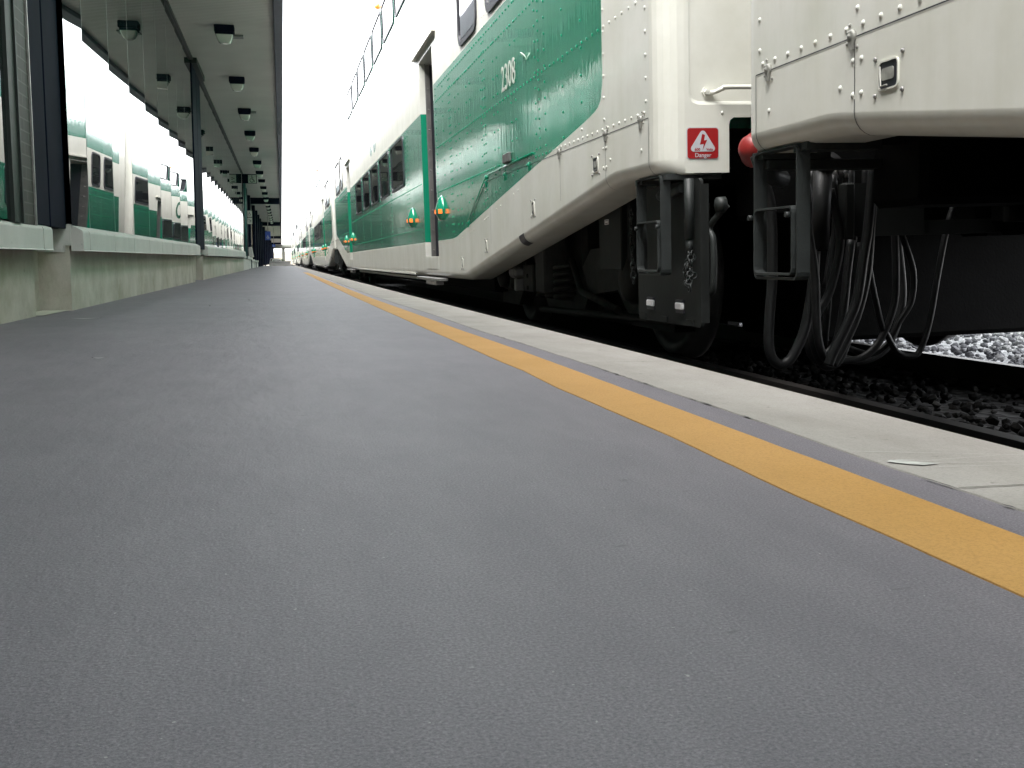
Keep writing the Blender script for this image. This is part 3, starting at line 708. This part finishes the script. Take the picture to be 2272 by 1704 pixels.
def ballast(name, lo, hi):
    m, t, b = newmat(name); tc = t.nodes.new('ShaderNodeTexCoord'); v = t.nodes.new('ShaderNodeTexVoronoi'); v.inputs['Scale'].default_value = 22
    t.links.new(tc.outputs['Object'], v.inputs['Vector']); r = ramp(t, v.outputs['Color'], [(0, lo), (1, hi)]); t.links.new(r.outputs[0], b.inputs['Base Color'])
    b.inputs['Roughness'].default_value = .9; bump(t, v.outputs['Distance'], b, 1, .03); return m
M_bal = ballast('ballast_bed', (.10, .10, .10), (.42, .42, .44))
M_stone = None
mm, t, b = newmat('ballast_stone'); g = t.nodes.new('ShaderNodeNewGeometry'); r = ramp(t, g.outputs['Random Per Island'], [(0, (.03, .03, .035)), (.5, (.11, .11, .12)), (1, (.30, .30, .30))]); t.links.new(r.outputs[0], b.inputs['Base Color']); b.inputs['Roughness'].default_value = .85; M_stone = mm
def interp(tb, y):
    if y <= tb[0][0]: return tb[0][1]
    for (a, b_), (c, d_) in zip(tb, tb[1:]):
        if y <= c: return b_ + (d_ - b_) * (y - a) / (c - a)
    return tb[-1][1]
cO = [(-3, 1.16), (3, 1.16), (6, 1.145), (10, 1.13), (20, 1.125), (90, 1.12)]
cI = [(-3, .868), (1.2, .868), (1.5, .864), (1.9, .875), (2.3, .874), (3, .871), (3.9, .861), (4.6, .838), (6.3, .836), (7.8, .805), (11, .78), (17, .785), (25, .79), (90, .80)]
yU = [(-3, .785), (2.7, .787), (3.5, .785), (3.9, .779), (4.3, .772), (4.7, .764), (5.7, .756), (7, .743), (8.7, .725), (12, .715), (24, .725), (90, .73)]
yL = [(-3, .648), (1.0, .646), (1.3, .641), (1.7, .650), (2.5, .638), (2.9, .647), (3.2, .640), (4.3, .635), (4.8, .629), (5.9, .622), (7.3, .613), (9.9, .600), (18, .585), (90, .60)]
def ysamples(y0, y1):
    ys = []; y = y0
    while y < y1: ys.append(y); y += .03 if y < 4 else (.08 if y < 12 else (.4 if y < 30 else 2))
    return ys + [y1]
def strip(name, L_, R_, y0, y1, z, mat, ragL=0, ragR=0, seed=1):
    rnd = random.Random(seed); m = MB(); P = []; a = b_ = 0
    for y in ysamples(y0, y1):
        a = a * .7 + rnd.uniform(-1, 1) * ragL; b_ = b_ * .7 + rnd.uniform(-1, 1) * ragR
        P.append((interp(L_, y) + a, interp(R_, y) + b_, y))
    for (l0, r0, y0_), (l1, r1, y1_) in zip(P, P[1:]):
        m.face([(l0, y0_, z), (r0, y0_, z), (r1, y1_, z), (l1, y1_, z)]); m.face([(l0 - .0012, y0_, -.001), (l0, y0_, z), (l1, y1_, z), (l1 - .0012, y1_, -.001)])
    return m.build(name, mat)
m = MB(); m.box(-1.6, 1.11, -6, 84, -.6, 0); tag(m.build('platform', M_asph), kind='structure')
e_ = MB(); ys = ysamples(-4, 84); rnd = random.Random(5); a = 0; P = []
joints = [1.253 + 1.83 * k for k in range(-3, 45)]
for y in ys:
    a = a * .6 + rnd.uniform(-1, 1) * .0016; P.append((interp(cI, y) + a, interp(cO, y), y))
for (l0, r0, ya), (l1, r1, yb) in zip(P, P[1:]):
    e_.face([(l0 - .002, ya, -.001), (l0, ya, .002), (l1, yb, .002), (l1 - .002, yb, -.001)]); e_.face([(l0, ya, .002), (r0 - .012, ya, .002), (r1 - .012, yb, .002), (l1, yb, .002)]); e_.face([(r0 - .012, ya, .002), (r0, ya, -.006), (r1, yb, -.006), (r1 - .012, yb, .002)])
    e_.face([(r0, ya, -.006), (r0, ya, -.16), (r1, yb, -.16), (r1, yb, -.006)])
e_.face([(1.0, -4, -.16), (1.16, -4, -.16), (1.12, 84, -.16), (1.0, 84, -.16)])
tag(e_.build('platform_edge', M_edge), kind='structure')
m = MB()
for y in joints:
    if y > 40: break
    x0, x1 = interp(cI, y) + .002, interp(cO, y) - .01; wd = .0035; pts = []
    rnd = random.Random(int(y * 100)); xs = [x0 + (x1 - x0) * k / 12 for k in range(13)]
    js = [rnd.uniform(-.0012, .0012) for _ in xs]
    for k in range(12): m.face([(xs[k], y + js[k] - wd / 2, .0036), (xs[k + 1], y + js[k + 1] - wd / 2, .0036), (xs[k + 1], y + js[k + 1] + wd / 2, .0036), (xs[k], y + js[k] + wd / 2, .0036)])
M_joint = simple('joint_dirt', (.11, .10, .085), .9)
tag(m.build('edge_joint', M_joint), kind='structure')
M_scuff = simple('scrape_mark', (.44, .44, .41), .85, 0, .2, 60)
m = MB()
for (xa, ya, xb, yb, w_) in ((.875, 1.535, 1.14, 1.44, .0010), (.90, 1.42, 1.13, 1.40, .0007), (.90, 1.455, .99, 1.415, .0012), (.93, 1.39, 1.12, 1.375, .0006), (.95, 1.44, 1.13, 1.46, .0005)):
    m.face([(xa, ya - w_, .0038), (xb, yb - w_ * .3, .0038), (xb, yb + w_ * .3, .0038), (xa, ya + w_, .0038)])
pp = [(.876, 1.44), (.889, 1.452), (.906, 1.447), (.922, 1.428), (.945, 1.412), (.915, 1.404), (.896, 1.417)]
m.face([(x, y, .0040) for x, y in pp]); tag(m.build('scrape_marks', M_scuff), kind='structure')
tag(strip('yellow_line', yL, yU, -3, 31.5, .0016, M_yel, .0006, .0005, 3), kind='structure')
# seam between asphalt and edge: ragged crack line
m = MB(); rnd = random.Random(11); y = .9
while y < 6:
    L_ = rnd.uniform(.02, .09)
    if rnd.random() < .35:
        x = interp(cI, y) - .002 - rnd.uniform(0, .003) ; w_ = rnd.uniform(.0008, .0022)
        x2 = interp(cI, y + L_) - .003 - rnd.uniform(0, .004)
        m.face([(x, y, .0032), (x + w_, y + L_ * .5, .0032), (x2 + w_ * .3, y + L_, .0032), (x2 - w_ * .5, y + L_ * .6, .0032)])
    y += L_ * .8
tag(m.build('edge_crack', simple('crack_dirt', (.075, .07, .072), .95)), kind='structure')
# dark steel strip along the track face of the platform
m = MB(); 
for (l0, r0, ya), (l1, r1, yb) in zip(P, P[1:]): m.face([(r0 + .001, ya, -.02), (r0 + .014, ya, -.02), (r1 + .014, yb, -.02), (r1 + .001, yb, -.02)]); m.face([(r0 + .014, ya, -.02), (r0 + .014, ya, -.30), (r1 + .014, yb, -.30), (r1 + .014, yb, -.02)])
tag(m.build('edge_strip', simple('edge_strip_steel', (.03, .032, .045), .5)), kind='structure')
M_ground = simple('bare_ground', (.11, .10, .08), .95, 0, .3, .3, .5, 5)
m = MB(); m.face([(-3000, -300, -.62), (3000, -300, -.62), (3000, 2900, -.62), (-3000, 2900, -.62)]); tag(m.build('ground', M_ground), kind='structure')
m = MB(); m.face([(1.0, -30, -.34), (3.3, -30, -.29), (3.3, 240, -.29), (1.0, 240, -.34)]); tag(m.build('shaded_track_bed', ballast('shaded_bed', (.004, .004, .004), (.012, .012, .011))), kind='structure'); m = MB(); m.face([(3.3, -30, -.29), (9, -30, -.27), (9, 240, -.27), (3.3, 240, -.29)]); m.face([(9, -30, -.27), (12, -30, -.60), (12, 240, -.60), (9, 240, -.27)]); tag(m.build('track_bed', M_bal), kind='structure')  # first sheet near black: shade under the train put into its colour
m = MB()
M_rail = simple('rail_steel', (.03, .026, .024), .5, .4, .2, 10)
for cx in (1.90, 3.235, 6.0, 7.34):
    for (a, b_, c, d_) in ((-.03, .03, -.165, -.195), (-.008, .008, -.195, -.27), (-.06, .06, -.27, -.285)): m.box(cx + a, cx + b_, -30, 240, d_, c)
tag(m.build('track', M_rail), kind='structure')
# loose ballast stones
m = MB(); rnd = random.Random(21)
g_ = (1 + 5 ** .5) / 2
OCT = [Vector(q).normalized() for q in ((-1, g_, 0), (1, g_, 0), (-1, -g_, 0), (1, -g_, 0), (0, -1, g_), (0, 1, g_), (0, -1, -g_), (0, 1, -g_), (g_, 0, -1), (g_, 0, 1), (-g_, 0, -1), (-g_, 0, 1))]
ICO = [(0, 11, 5), (0, 5, 1), (0, 1, 7), (0, 7, 10), (0, 10, 11), (1, 5, 9), (5, 11, 4), (11, 10, 2), (10, 7, 6), (7, 1, 8), (3, 9, 4), (3, 4, 2), (3, 2, 6), (3, 6, 8), (3, 8, 9), (4, 9, 5), (2, 4, 11), (6, 2, 10), (8, 6, 7), (9, 8, 1)]
def stone(x, y, z, s):
    V = []
    for q in OCT: V.append(Vector((q[0] * s * rnd.uniform(.6, 1.1), q[1] * s * rnd.uniform(.6, 1.1), q[2] * s * rnd.uniform(.45, .85))))
    an = rnd.uniform(0, PI); ca, sa = math.cos(an), math.sin(an); V = [(x + v.x * ca - v.y * sa, y + v.x * sa + v.y * ca, z + v.z) for v in V]
    m.add(V, ICO)
for k in range(9000):
    y = 3.0 + 11 * rnd.random(); x = 3.3 + 3.6 * rnd.random(); stone(x, y, -.265 + rnd.uniform(0, .05) + .03 * max(0, 1 - abs(x - 4.6)), rnd.uniform(.012, .032))
tag(m.build('ballast_stones', M_stone, fixn=False), kind='stuff')
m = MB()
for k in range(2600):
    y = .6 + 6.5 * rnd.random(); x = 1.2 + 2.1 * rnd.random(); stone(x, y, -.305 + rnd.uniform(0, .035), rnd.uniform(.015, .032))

mm, t, b = newmat('shaded_stone'); g = t.nodes.new('ShaderNodeNewGeometry'); r = ramp(t, g.outputs['Random Per Island'], [(0, (.002, .002, .002)), (.85, (.006, .006, .0055)), (1, (.035, .034, .032))]); t.links.new(r.outputs[0], b.inputs['Base Color']); b.inputs['Roughness'].default_value = .8; b.inputs['Specular IOR Level'].default_value = .12  # darkened copy of the ballast stone, carrying the shade below the coaches
tag(m.build('shaded_ballast', mm, fixn=False), kind='stuff')
# ------------------------------------------------------------------ station building with canopy
def mirror_glass():
    m, t, b = newmat('station_glass'); b.inputs['Base Color'].default_value = (.012, .018, .018, 1); b.inputs['Roughness'].default_value = 0.0; b.inputs['IOR'].default_value = 3.0
    n = noise(t, 1.1, 1, .4, stretch=(1, 1, .5)); bump(t, n.outputs[0], b, .03, .002)
    return m
M_mir = mirror_glass()
M_navy = simple('navy_column_paint', (.007, .009, .020), .75, 0, .2, 4, 0, 60, .06)
M_mull = simple('mullion_metal', (.020, .025, .023), .5, .1, .2, 6, 0, 60, .25)
M_sil = simple('pale_joint', (.22, .23, .22), .5)
M_teal = simple('teal_post_paint', (.03, .12, .11), .45)
def ceil_mat():
    m, t, b = newmat('fluted_soffit'); L = t.links
    tc = t.nodes.new('ShaderNodeTexCoord'); wv = t.nodes.new('ShaderNodeTexWave'); wv.bands_direction = 'Y'; wv.inputs['Scale'].default_value = 3.9; wv.inputs['Distortion'].default_value = 0
    L.new(tc.outputs['Object'], wv.inputs['Vector'])
    n = noise(t, 1.4, 5, .6); c = ramp(t, n.outputs[0], [(.3, (.50, .48, .455)), (.7, (.58, .56, .53))]).outputs[0]
    c = mix(t, 1, c, ramp(t, wv.outputs[0], [(0, (.72, .72, .72)), (.22, (1, 1, 1))]).outputs[0], 'MULTIPLY')
    L.new(c, b.inputs['Base Color']); b.inputs['Roughness'].default_value = .45; bump(t, wv.outputs[0], b, .6, .01); return m
M_ceil = ceil_mat()
def brick():
    m, t, b = newmat('dark_brick'); tc = t.nodes.new('ShaderNodeTexCoord'); mp = t.nodes.new('ShaderNodeMapping'); mp.inputs['Rotation'].default_value = (PI / 2, 0, 0)
    cb = t.nodes.new('ShaderNodeCombineXYZ'); sp = t.nodes.new('ShaderNodeSeparateXYZ'); t.links.new(tc.outputs['Object'], sp.inputs[0]); t.links.new(sp.outputs[1], cb.inputs[0]); t.links.new(sp.outputs[2], cb.inputs[1])
    br = t.nodes.new('ShaderNodeTexBrick'); br.inputs['Scale'].default_value = 1; br.inputs['Brick Width'].default_value = .19; br.inputs['Row Height'].default_value = .060; br.inputs['Mortar Size'].default_value = .004
    br.inputs['Color1'].default_value = (.018, .014, .012, 1); br.inputs['Color2'].default_value = (.030, .023, .019, 1); br.inputs['Mortar'].default_value = (.07, .065, .058, 1)
    t.links.new(cb.outputs[0], br.inputs['Vector']); t.links.new(br.outputs[0], b.inputs['Base Color']); b.inputs['Roughness'].default_value = .6; return m
M_brick = brick()
bld = tag(empty('station_building', (-1.4, 6, 0)), 'station building with mirror glass wall, navy columns and flat grey canopy along the platform', 'building')
def B(name, mb_, mat, fix=True):
    o = mb_.build(name, mat, None, fix); o.parent = bld; o.matrix_parent_inverse = bld.matrix_basis.inverted(); return o
# building mass and canopy
m = MB(); m.box(-9, -1.62, -8, 38.4, 0, 3.9); B('mass_wall', m, M_dark)
m = MB(); m.box(-9, -2.4, 38.4, 88, 0, 3.9); B('recessed_wall', m, M_dark)
m = MB(); m.box(-9, -.035, -7.5, 205, 3.305, 3.55); B('canopy', m, M_ceil)  # unseen run behind the camera lengthened to darken the near platform
m = MB(); m.box(-.032, .085, -7.5, 205, 3.26, 3.56, 0, .01); B('fascia', m, simple('fascia_paint', (.10, .10, .14), .5))
for y0 in (53, 85, 131, 175):
    m = MB(); m.box(-1.5, -.04, y0, y0 + .25, 3.02, 3.304); B('cross_beam', m, M_navy)
m = MB(); m.box(-1.27, -1.215, 7.1, 38.6, 3.262, 3.304); m.box(-1.30, -1.272, 7.1, 38.6, 3.22, 3.304); B('head_channel', m, M_mull)
cz0 = lambda y: .366 + .0033 * (y - 7); cz1 = lambda y: .492 + .0047 * (y - 7)
def wallseg(y0, y1, X):
    m = MB(); n = max(1, int((y1 - y0) / .5))
    m.box(X - .34, X, y0, y1, -.02, .40); return B('base_wall', m, M_wall)
wallseg(-4, 6.40, -1.335); wallseg(7.12, 17.0, -1.275); wallseg(18.8, 38.6, -1.285)
m = MB(); m.box(-1.62, -1.46, 6.40, 7.12, 0, .6); m.box(-1.62, -1.40, 17.0, 18.8, 0, .6); B('recess_wall', m, M_wall)
def coping(y0, y1, xf, xb):
    m = MB(); g = .022
    a0, a1 = cz0(y0), cz0(y1); b0, b1 = cz1(y0), cz1(y1); ch = .014
    pr = lambda y, a, b_: [(xb, y, a), (xf + .006, y, a), (xf, y, a + .006), (xf, y, b_ - ch), (xf - .006, y, b_), (xb, y, b_ + .035)]
    p, q = pr(y0 + g / 2, a0, b0), pr(y1 - g / 2, a1, b1)
    for i in range(6): j = (i + 1) % 6; m.face([p[i], p[j], q[j], q[i]])
    m.face(p[::-1]); m.face(q); return B('coping_slab', m, M_cope)
for y0, y1 in ((-4, -1.5), (-1.5, 1.1), (1.1, 3.7), (3.7, 6.27), (6.27, 6.52)): coping(y0, y1, -1.25, -1.36)
y = 7.10; coping(7.10, 7.35, -1.19, -1.262); y = 7.35
while y < 16.9: coping(y, min(y + 1.073, 17.0), -1.19, -1.262); y += 1.073
y = 18.8
while y < 38.3: coping(y, y + 1.1, -1.20, -1.262); y += 1.1
m = MB(); m.box(-1.60, -1.262, 7.10, 17.0, .40, .53); m.box(-1.60, -1.262, 18.8, 38.6, .42, .56); m.box(-1.60, -1.36, -4, 6.5, .40, .515); m.box(-1.46, -1.30, 7.101, 7.14, .36, .53); B('sill_bed', m, M_cope)
# glass panes: each one slightly pillowed
def pane(y0, y1, z0, z1=3.262, X=-1.25, tw=0):
    m = MB(); n = 16; g = .004; y0 += g; y1 -= g; rows = []
    for k in range(n + 1):
        t_ = k / n; yy = y0 + (y1 - y0) * t_; xx = X - .0006 * (1 - (2 * t_ - 1) ** 2) + tw * (t_ - .5); rows.append((xx, yy))
    V = [(x, yy, z) for x, yy in rows for z in (z0, z1)]
    m.add(V, [(2 * k, 2 * k + 2, 2 * k + 3, 2 * k + 1) for k in range(n)], 0, True)
    return B('glass_pane', m, M_mir, False)
rnd = random.Random(4)
edges = [7.10, 7.73] + [7.73 + 1.13 * k for k in range(1, 8)] + [17.0]
for a, b_ in zip(edges, edges[1:]): pane(a, b_, .50 + .005 * (a - 7), tw=.0035 + rnd.uniform(-.0003, .0004))
y = 18.8
while y < 38.4: pane(y, y + 1.1, .55, tw=.0034 + rnd.uniform(-.0003, .0004)); y += 1.1
pane(3.3, 5.62, .50, X=-1.262); pane(0.9, 3.3, .50, X=-1.262); pane(-4, .9, .5, X=-1.262)
m = MB()
for e in edges[1:-1] + [18.8 + 1.1 * k for k in range(1, 18)]:
    m = MB(); m.box(-1.256, -1.2475, e - .004, e + .004, .50, 3.262); B('glazing_joint', m, M_sil)
m = MB(); m.box(-1.32, -1.245, 5.62, 5.76, .49, 3.30); m.box(-1.30, -1.235, 5.76, 5.78, .49, 3.30); B('window_mullion', m, M_mull)
m = MB(); m.box(-1.45, -1.262, 5.781, 6.13, .49, 3.304); B('brick_pier', m, M_brick)
m = MB(); m.box(-1.30, -1.252, 6.131, 6.145, .49, 3.302); B('pier_trim', m, M_steel)
def column(y0, y1, x1, z0=.50, z1=3.304, name='column'):
    m = MB(); m.box(x1 - .035, x1, y0 + .0, y0 + (y1 - y0) * .45, z0, z1, 0, .004); m.box(x1 - .30, x1 - .05, y0, y1, z0, z1); m.box(x1 - .035, x1 - .006, y0 + (y1 - y0) * .52, y1, z0, z1, 0, .004)
    return B(name, m, M_navy)
column(6.16, 7.08, -1.275); column(17.03, 18.72, -1.235, .50)
m = MB(); m.box(-1.27, -1.16, 17.03, 18.72, 3.22, 3.30); B('column_head', m, M_mull)
m = MB(); m.box(-1.30, -1.235, 38.45, 38.75, .5, 3.304); B('end_post', m, M_navy)
m = MB(); m.cyl((-1.27, 41.3, .4), (-1.27, 41.3, 3.3), .05, 12); B('post', m, M_teal)
m = MB(); m.cyl((-1.30, 40.2, .4), (-1.30, 40.2, 2.9), .025, 10); B('downpipe', m, M_steel)
for yy in (46, 51, 60, 66, 72, 78, 84, 96, 108, 122, 138, 156, 178, 198):
    m = MB(); m.box(-1.48, -1.34, yy, yy + .9, .0, 3.304, 0, .01); m.box(-1.52, -1.46, yy + .2, yy + .7, .0, 3.3); B('column', m, M_navy)
for y0, y1, X, z in ((38.65, 45.4, -1.30, .52), (45.6, 52, -1.36, .50), (52.2, 58, -1.38, .42), (58.3, 66, -1.36, .38)):
    m = MB(); m.box(X - .4, X, y0, y1, 0, z - .10); m.box(X - .4, X + .04, y0 - .03, y1 + .03, z - .10, z, 0, .01); B('low_plinth', m, M_cope)
# lamps
def make_lamp():
    r_ = empty('canopy_lamp')
    m = MB(); m.box(-.125, .125, -.10, .10, -.085, 0, 0, .008); m.box(-.112, .112, -.09, .09, -.118, -.085, 0, .006); m.build('lamp_housing', M_navy, r_)
    m = MB(); V = []; hw = [(.108, .088, -.118), (.098, .078, -.160), (.075, .060, -.205), (.050, .040, -.222)]
    for a, b_, z in hw: V.append([(x, y, z) for x, y in rrect(-a, a, -b_, b_, .02, 3)])
    for P_, Q_ in zip(V, V[1:]):
        for i in range(len(P_)): j = (i + 1) % len(P_); m.face([P_[i], P_[j], Q_[j], Q_[i]], 0, True)
    m.face(V[-1]); mt, t, b = newmat('lamp_lens'); b.inputs['Base Color'].default_value = (.62, .62, .56, 1); b.inputs['Roughness'].default_value = .12; b.inputs['Coat Weight'].default_value = 1
    m.build('lamp_lens', mt, r_)
    return r_
lamp = make_lamp(); ly = [3.3, 7.1, 10.9, 14.75] + [18.72 + 3.76 * k for k in range(20)]
for i, y in enumerate(ly):
    o = lamp if i == 0 else copy_tree(lamp)
    o.location = (-.65, y, 3.305)
    lab = ('box lamp under the canopy, first in front of the camera' if i == 3 else 'box lamp under the canopy, second in the row, just past the soffit joint' if i == 4 else
           'box lamp under the canopy, third in the row' if i == 5 else 'navy box lamp with pale curved lens, one of the receding row under the canopy')
    tag(o, lab, 'lamp', 'box lamps in a row under the canopy')
vt = MB(); vt.box(-.14, .14, -.10, .10, -.02, 0, 0, .004); vt.box(-.125, .10, -.085, .085, -.024, -.02)
vent = vt.build('ceiling_hatch', simple('hatch_grey', (.15, .155, .15), .4), None); vent.location = (-.57, 15.35, 3.304)
tag(vent, 'flat grey hatch in the canopy beside the first box lamp', 'hatch', 'ceiling hatches beside the lamps')
v2 = vent.copy(); COL.objects.link(v2); v2.location = (-.57, 22.9, 3.304); tag(v2, 'flat grey hatch in the canopy beside the third box lamp')
# signs
def arrow(mb_, fn, s=1, m_=0):
    for p in ([(-.30, .34), (-.22, .42), (.22, -.02), (.14, -.10)], [(.30, .26), (.30, -.30), (.20, -.30), (.20, .26)], [(.26, -.30), (-.26, -.30), (-.26, -.20), (.26, -.20)]):
        mb_.face([fn(a * s, b_ * s) for a, b_ in p], m_)
def wheelchair(mb_, fn, s=1, m_=0):
    n = 18
    for k in range(13):
        a0 = math.radians(130 + 260 * k / 13 - 20); a1 = math.radians(130 + 260 * (k + 1) / 13 - 20)
        mb_.face([fn(s * (-.05 + .20 * math.cos(a0)), s * (-.17 + .20 * math.sin(a0))), fn(s * (-.05 + .20 * math.cos(a1)), s * (-.17 + .20 * math.sin(a1))), fn(s * (-.05 + .27 * math.cos(a1)), s * (-.17 + .27 * math.sin(a1))), fn(s * (-.05 + .27 * math.cos(a0)), s * (-.17 + .27 * math.sin(a0)))], m_)
    mb_.face([fn(s * (-.03 + .07 * math.cos(2 * PI * k / 12)), s * (.38 + .07 * math.sin(2 * PI * k / 12))) for k in range(12)], m_)
    for p in ([(-.09, .30), (.0, .30), (.03, -.05), (-.06, -.05)], [(-.05, -.03), (-.05, -.12), (.17, -.12), (.17, -.03)], [(.12, -.10), (.20, -.07), (.34, -.34), (.26, -.37)], [(-.02, .16), (-.02, .09), (.17, .09), (.17, .16)]):
        mb_.face([fn(a * s, b_ * s) for a, b_ in p], m_)
M_signw = simple('sign_white', (.50, .50, .46), .5, 0, .05); M_ink = simple('sign_ink', (.03, .035, .04), .5); M_blue = simple('sign_blue', (.02, .06, .30), .4)
def signboard(name, x0, x1, z0, z1, y, back, squares, label):
    r_ = tag(empty(name, ((x0 + x1) / 2, y, z0)), label, 'sign'); ox, oz = (x0 + x1) / 2, z0
    m = MB(); m.box(x0 - ox, x1 - ox, 0, .08, 0, z1 - z0, 0, .005); m.build('panel', back, r_)
    for (a0, a1, b0, b1, kind) in squares:
        m = MB(); m.box(a0 - ox, a1 - ox, -.006, 0, b0 - oz, b1 - oz); sq = m.build('pictogram', M_blue if kind == 'w' else M_signw, r_) if kind else None
        cx, cz, s = (a0 + a1) / 2 - ox, (b0 + b1) / 2 - oz, min(a1 - a0, b1 - b0)
        m = MB(); fn = lambda a, b_: (cx + a, -.009, cz + b_)
        (arrow if kind == 'a' else wheelchair)(m, fn, s); m.build('symbol', M_signw if kind == 'w' else M_ink, sq, fixn=False)
    return r_
signboard('hanging_sign', -1.24, -.755, 2.93, 3.24, 38.0, M_navy, [(-1.04, -.775, 2.945, 3.21, 'h')], 'navy hanging sign with a white accessibility pictogram square')
signboard('post_sign', -1.335, -1.135, 1.83, 2.385, 45.9, M_mull, [(-1.33, -1.14, 2.125, 2.375, 'h'), (-1.33, -1.14, 1.84, 2.095, 'a')], 'tall post sign with a pictogram square above a black arrow square')
signboard('blue_sign', -.97, -.64, 1.66, 2.20, 70, M_blue, [(-.93, -.68, 1.70, 2.0, 'w')], 'blue sign with white wheelchair symbol hanging beyond the arrow sign')
signboard('far_blue_sign', -.80, -.53, 1.62, 1.86, 100, M_blue, [(-.75, -.60, 1.65, 1.80, 'w')], 'tiny dark blue sign farthest along under the canopy')
for x, y, z in ((-.80, 70.04, 2.2), (-.66, 100.04, 1.86)):
    m = MB(); m.cyl((x, y, z), (x, y, 3.30), .02, 8); o = m.build('sign_hanger', M_steel); tag(o, 'thin rod hanging the %s blue sign from the canopy' % ('larger' if y < 80 else 'farthest'), 'rod')
# pale cabinet standing on the plinth
m = MB(); m.prism([(-.16, 0), (.16, 0), (.08, .42), (-.12, .42)], lambda a, b_, d_: (a, d_, b_), 0, .35); c_ = m.build('utility_cabinet', M_cope); c_.location = (-1.30, 47.2, .5); tag(c_, 'pale sloping-sided cabinet on the low plinth at the foot of the columns', 'cabinet')
# leaf and small debris on the platform
def scrap(x, y, l, w_, an, label, mat=M_scuff, cat='litter', name='scrap'):
    m = MB(); n = 7; ca, sa = math.cos(an), math.sin(an); top = []; bot = []
    for k in range(n):
        t_ = k / (n - 1); a = (t_ - .5) * l; b_ = w_ * math.sin(PI * t_) * .5 + .0004; h = .003 + .006 * abs(t_ - .5)
        top.append((x + a * ca - b_ * sa, y + a * sa + b_ * ca, h)); bot.append((x + a * ca + b_ * sa, y + a * sa - b_ * ca, h + .001))
    for k in range(n - 1): m.face([top[k], top[k + 1], bot[k + 1], bot[k]])
    o = m.build(name, mat); return tag(o, label, cat)
scrap(-.561, 3.535, .042, .030, .15, 'small pale leaf lying on the asphalt at the left', name='leaf', cat='leaf')
scrap(-1.02, 6.05, .16, .07, .1, 'thin pale scrap beside the concrete wall base')
scrap(-.48, 7.6, .02, .012, .8, 'tiny bright scrap on the asphalt past the leaf'); scrap(-.25, 8.7, .03, .02, .4, 'tiny pale scrap near the middle of the platform')
m = MB(); m.face([(-1.44, 6.41, .005), (-1.30, 6.41, .005), (-1.285, 7.1, .005), (-1.44, 7.1, .005)]); tag(m.build('pale_patch', simple('pale_fill', (.48, .46, .38), .9)), kind='structure')
# ------------------------------------------------------------------ far end
m = MB(); m.box(-.80, .62, 80, 80.4, 0, .30); m.box(-.82, .64, 79.95, 80.45, .30, .36); tag(m.build('end_wall', M_cope), 'low cream wall closing the far end of the platform', 'wall')
for i, (x, y, s) in enumerate(((-.42, 96, 1.0), (-.62, 104, 1.1))):
    r_ = tag(empty('parked_car', (x, y, -.45)), ('small white car parked beyond the end wall' if i == 0 else 'pale grey car parked just left of the white car'), 'car')
    m = MB(); m.prism([(-.45, .10), (.45, .10), (.47, .38), (.36, .72), (-.36, .72), (-.47, .38)], lambda a, b_, d_: (a * s, d_, b_ * s * 1.2 + .12), 0, 1.7); m.build('car_body', M_white if i == 0 else M_alu, r_)
    m = MB(); m.prism([(-.38, .44), (.38, .44), (.31, .68), (-.31, .68)], lambda a, b_, d_: (a * s, -d_, b_ * s * 1.2 + .12), 0, .01); m.build('windscreen', M_win, r_)
    for xx in (-.36, .36):
        m = MB(); m.cyl((xx - .05, .3, .16), (xx + .05, .3, .16), .16, 14); m.build('wheel', M_rubber, r_)
M_hill = simple('dry_hillside', (.125, .105, .07), .95, 0, .25, .05)
m = MB(); n = 60; rnd = random.Random(9)
V = []; 
for j in range(6):
    for i in range(n + 1):
        x = -60 + 160 * i / n; h = 4.6 * math.exp(-((x + 10) / 24) ** 2) + .5 * math.sin(x * .31) + .9; V.append((x, 330 + 22 * j, -.7 + h * math.sin(PI / 2 * j / 5) + rnd.uniform(-.1, .1)))
m.add(V, [(j * (n + 1) + i, j * (n + 1) + i + 1, (j + 1) * (n + 1) + i + 1, (j + 1) * (n + 1) + i) for j in range(5) for i in range(n)], 0, True); tag(m.build('hill', M_hill), kind='structure')
M_over = simple('overpass_concrete', (.16, .165, .14), .9)
br = tag(empty('overpass', (0, 200, -.6)), 'pale road overpass crossing the tracks beyond the platform end', 'bridge')
m = MB(); m.box(-30, 40, 0, 8, 3.35, 3.65); m.build('deck', M_over, br)
m = MB(); m.box(-30, 40, -.2, 0, 3.6, 3.95); m.build('parapet', M_over, br)
for x in (-4, .35, 9):
    m = MB(); m.box(x - .25, x + .25, 1, 7, 0, 3.35); m.build('pier', M_over, br)
def tree(x, y, h, label, seed):
    rn = random.Random(seed); r_ = tag(empty('tree', (x, y, -.6)), label, 'tree', 'distant trees beyond the platform end')
    m = MB(); m.tube([(0, 0, 0), (.05, 0, h * .5), (0, 0, h * .8)], [.12, .09, .04], 7); m.build('trunk', M_brick, r_)
    m = MB()
    for k in range(500):
        a, b_, c = rn.gauss(0, 1), rn.gauss(0, 1), rn.gauss(0, 1); q = math.sqrt(a * a + b_ * b_ + c * c); rr = rn.random() ** .4
        p = Vector((a / q * h * .38 * rr, b_ / q * h * .38 * rr, h * .62 + c / q * h * .36 * rr)); d1 = Vector((rn.uniform(-1, 1), rn.uniform(-1, 1), rn.uniform(-1, 1))) * h * .05; d2 = Vector((rn.uniform(-1, 1), rn.uniform(-1, 1), rn.uniform(-1, 1))) * h * .05
        m.face([p - d1, p + d2, p + d1, p - d2])
    m.build('crown', simple('tree_foliage', (.06, .10, .04), .8), r_)
tree(-.1, 128, 1.3, 'small green tree just right of the parked cars', 1); tree(-2.6, 180, 2.6, 'taller tree half hidden behind the canopy end', 2)
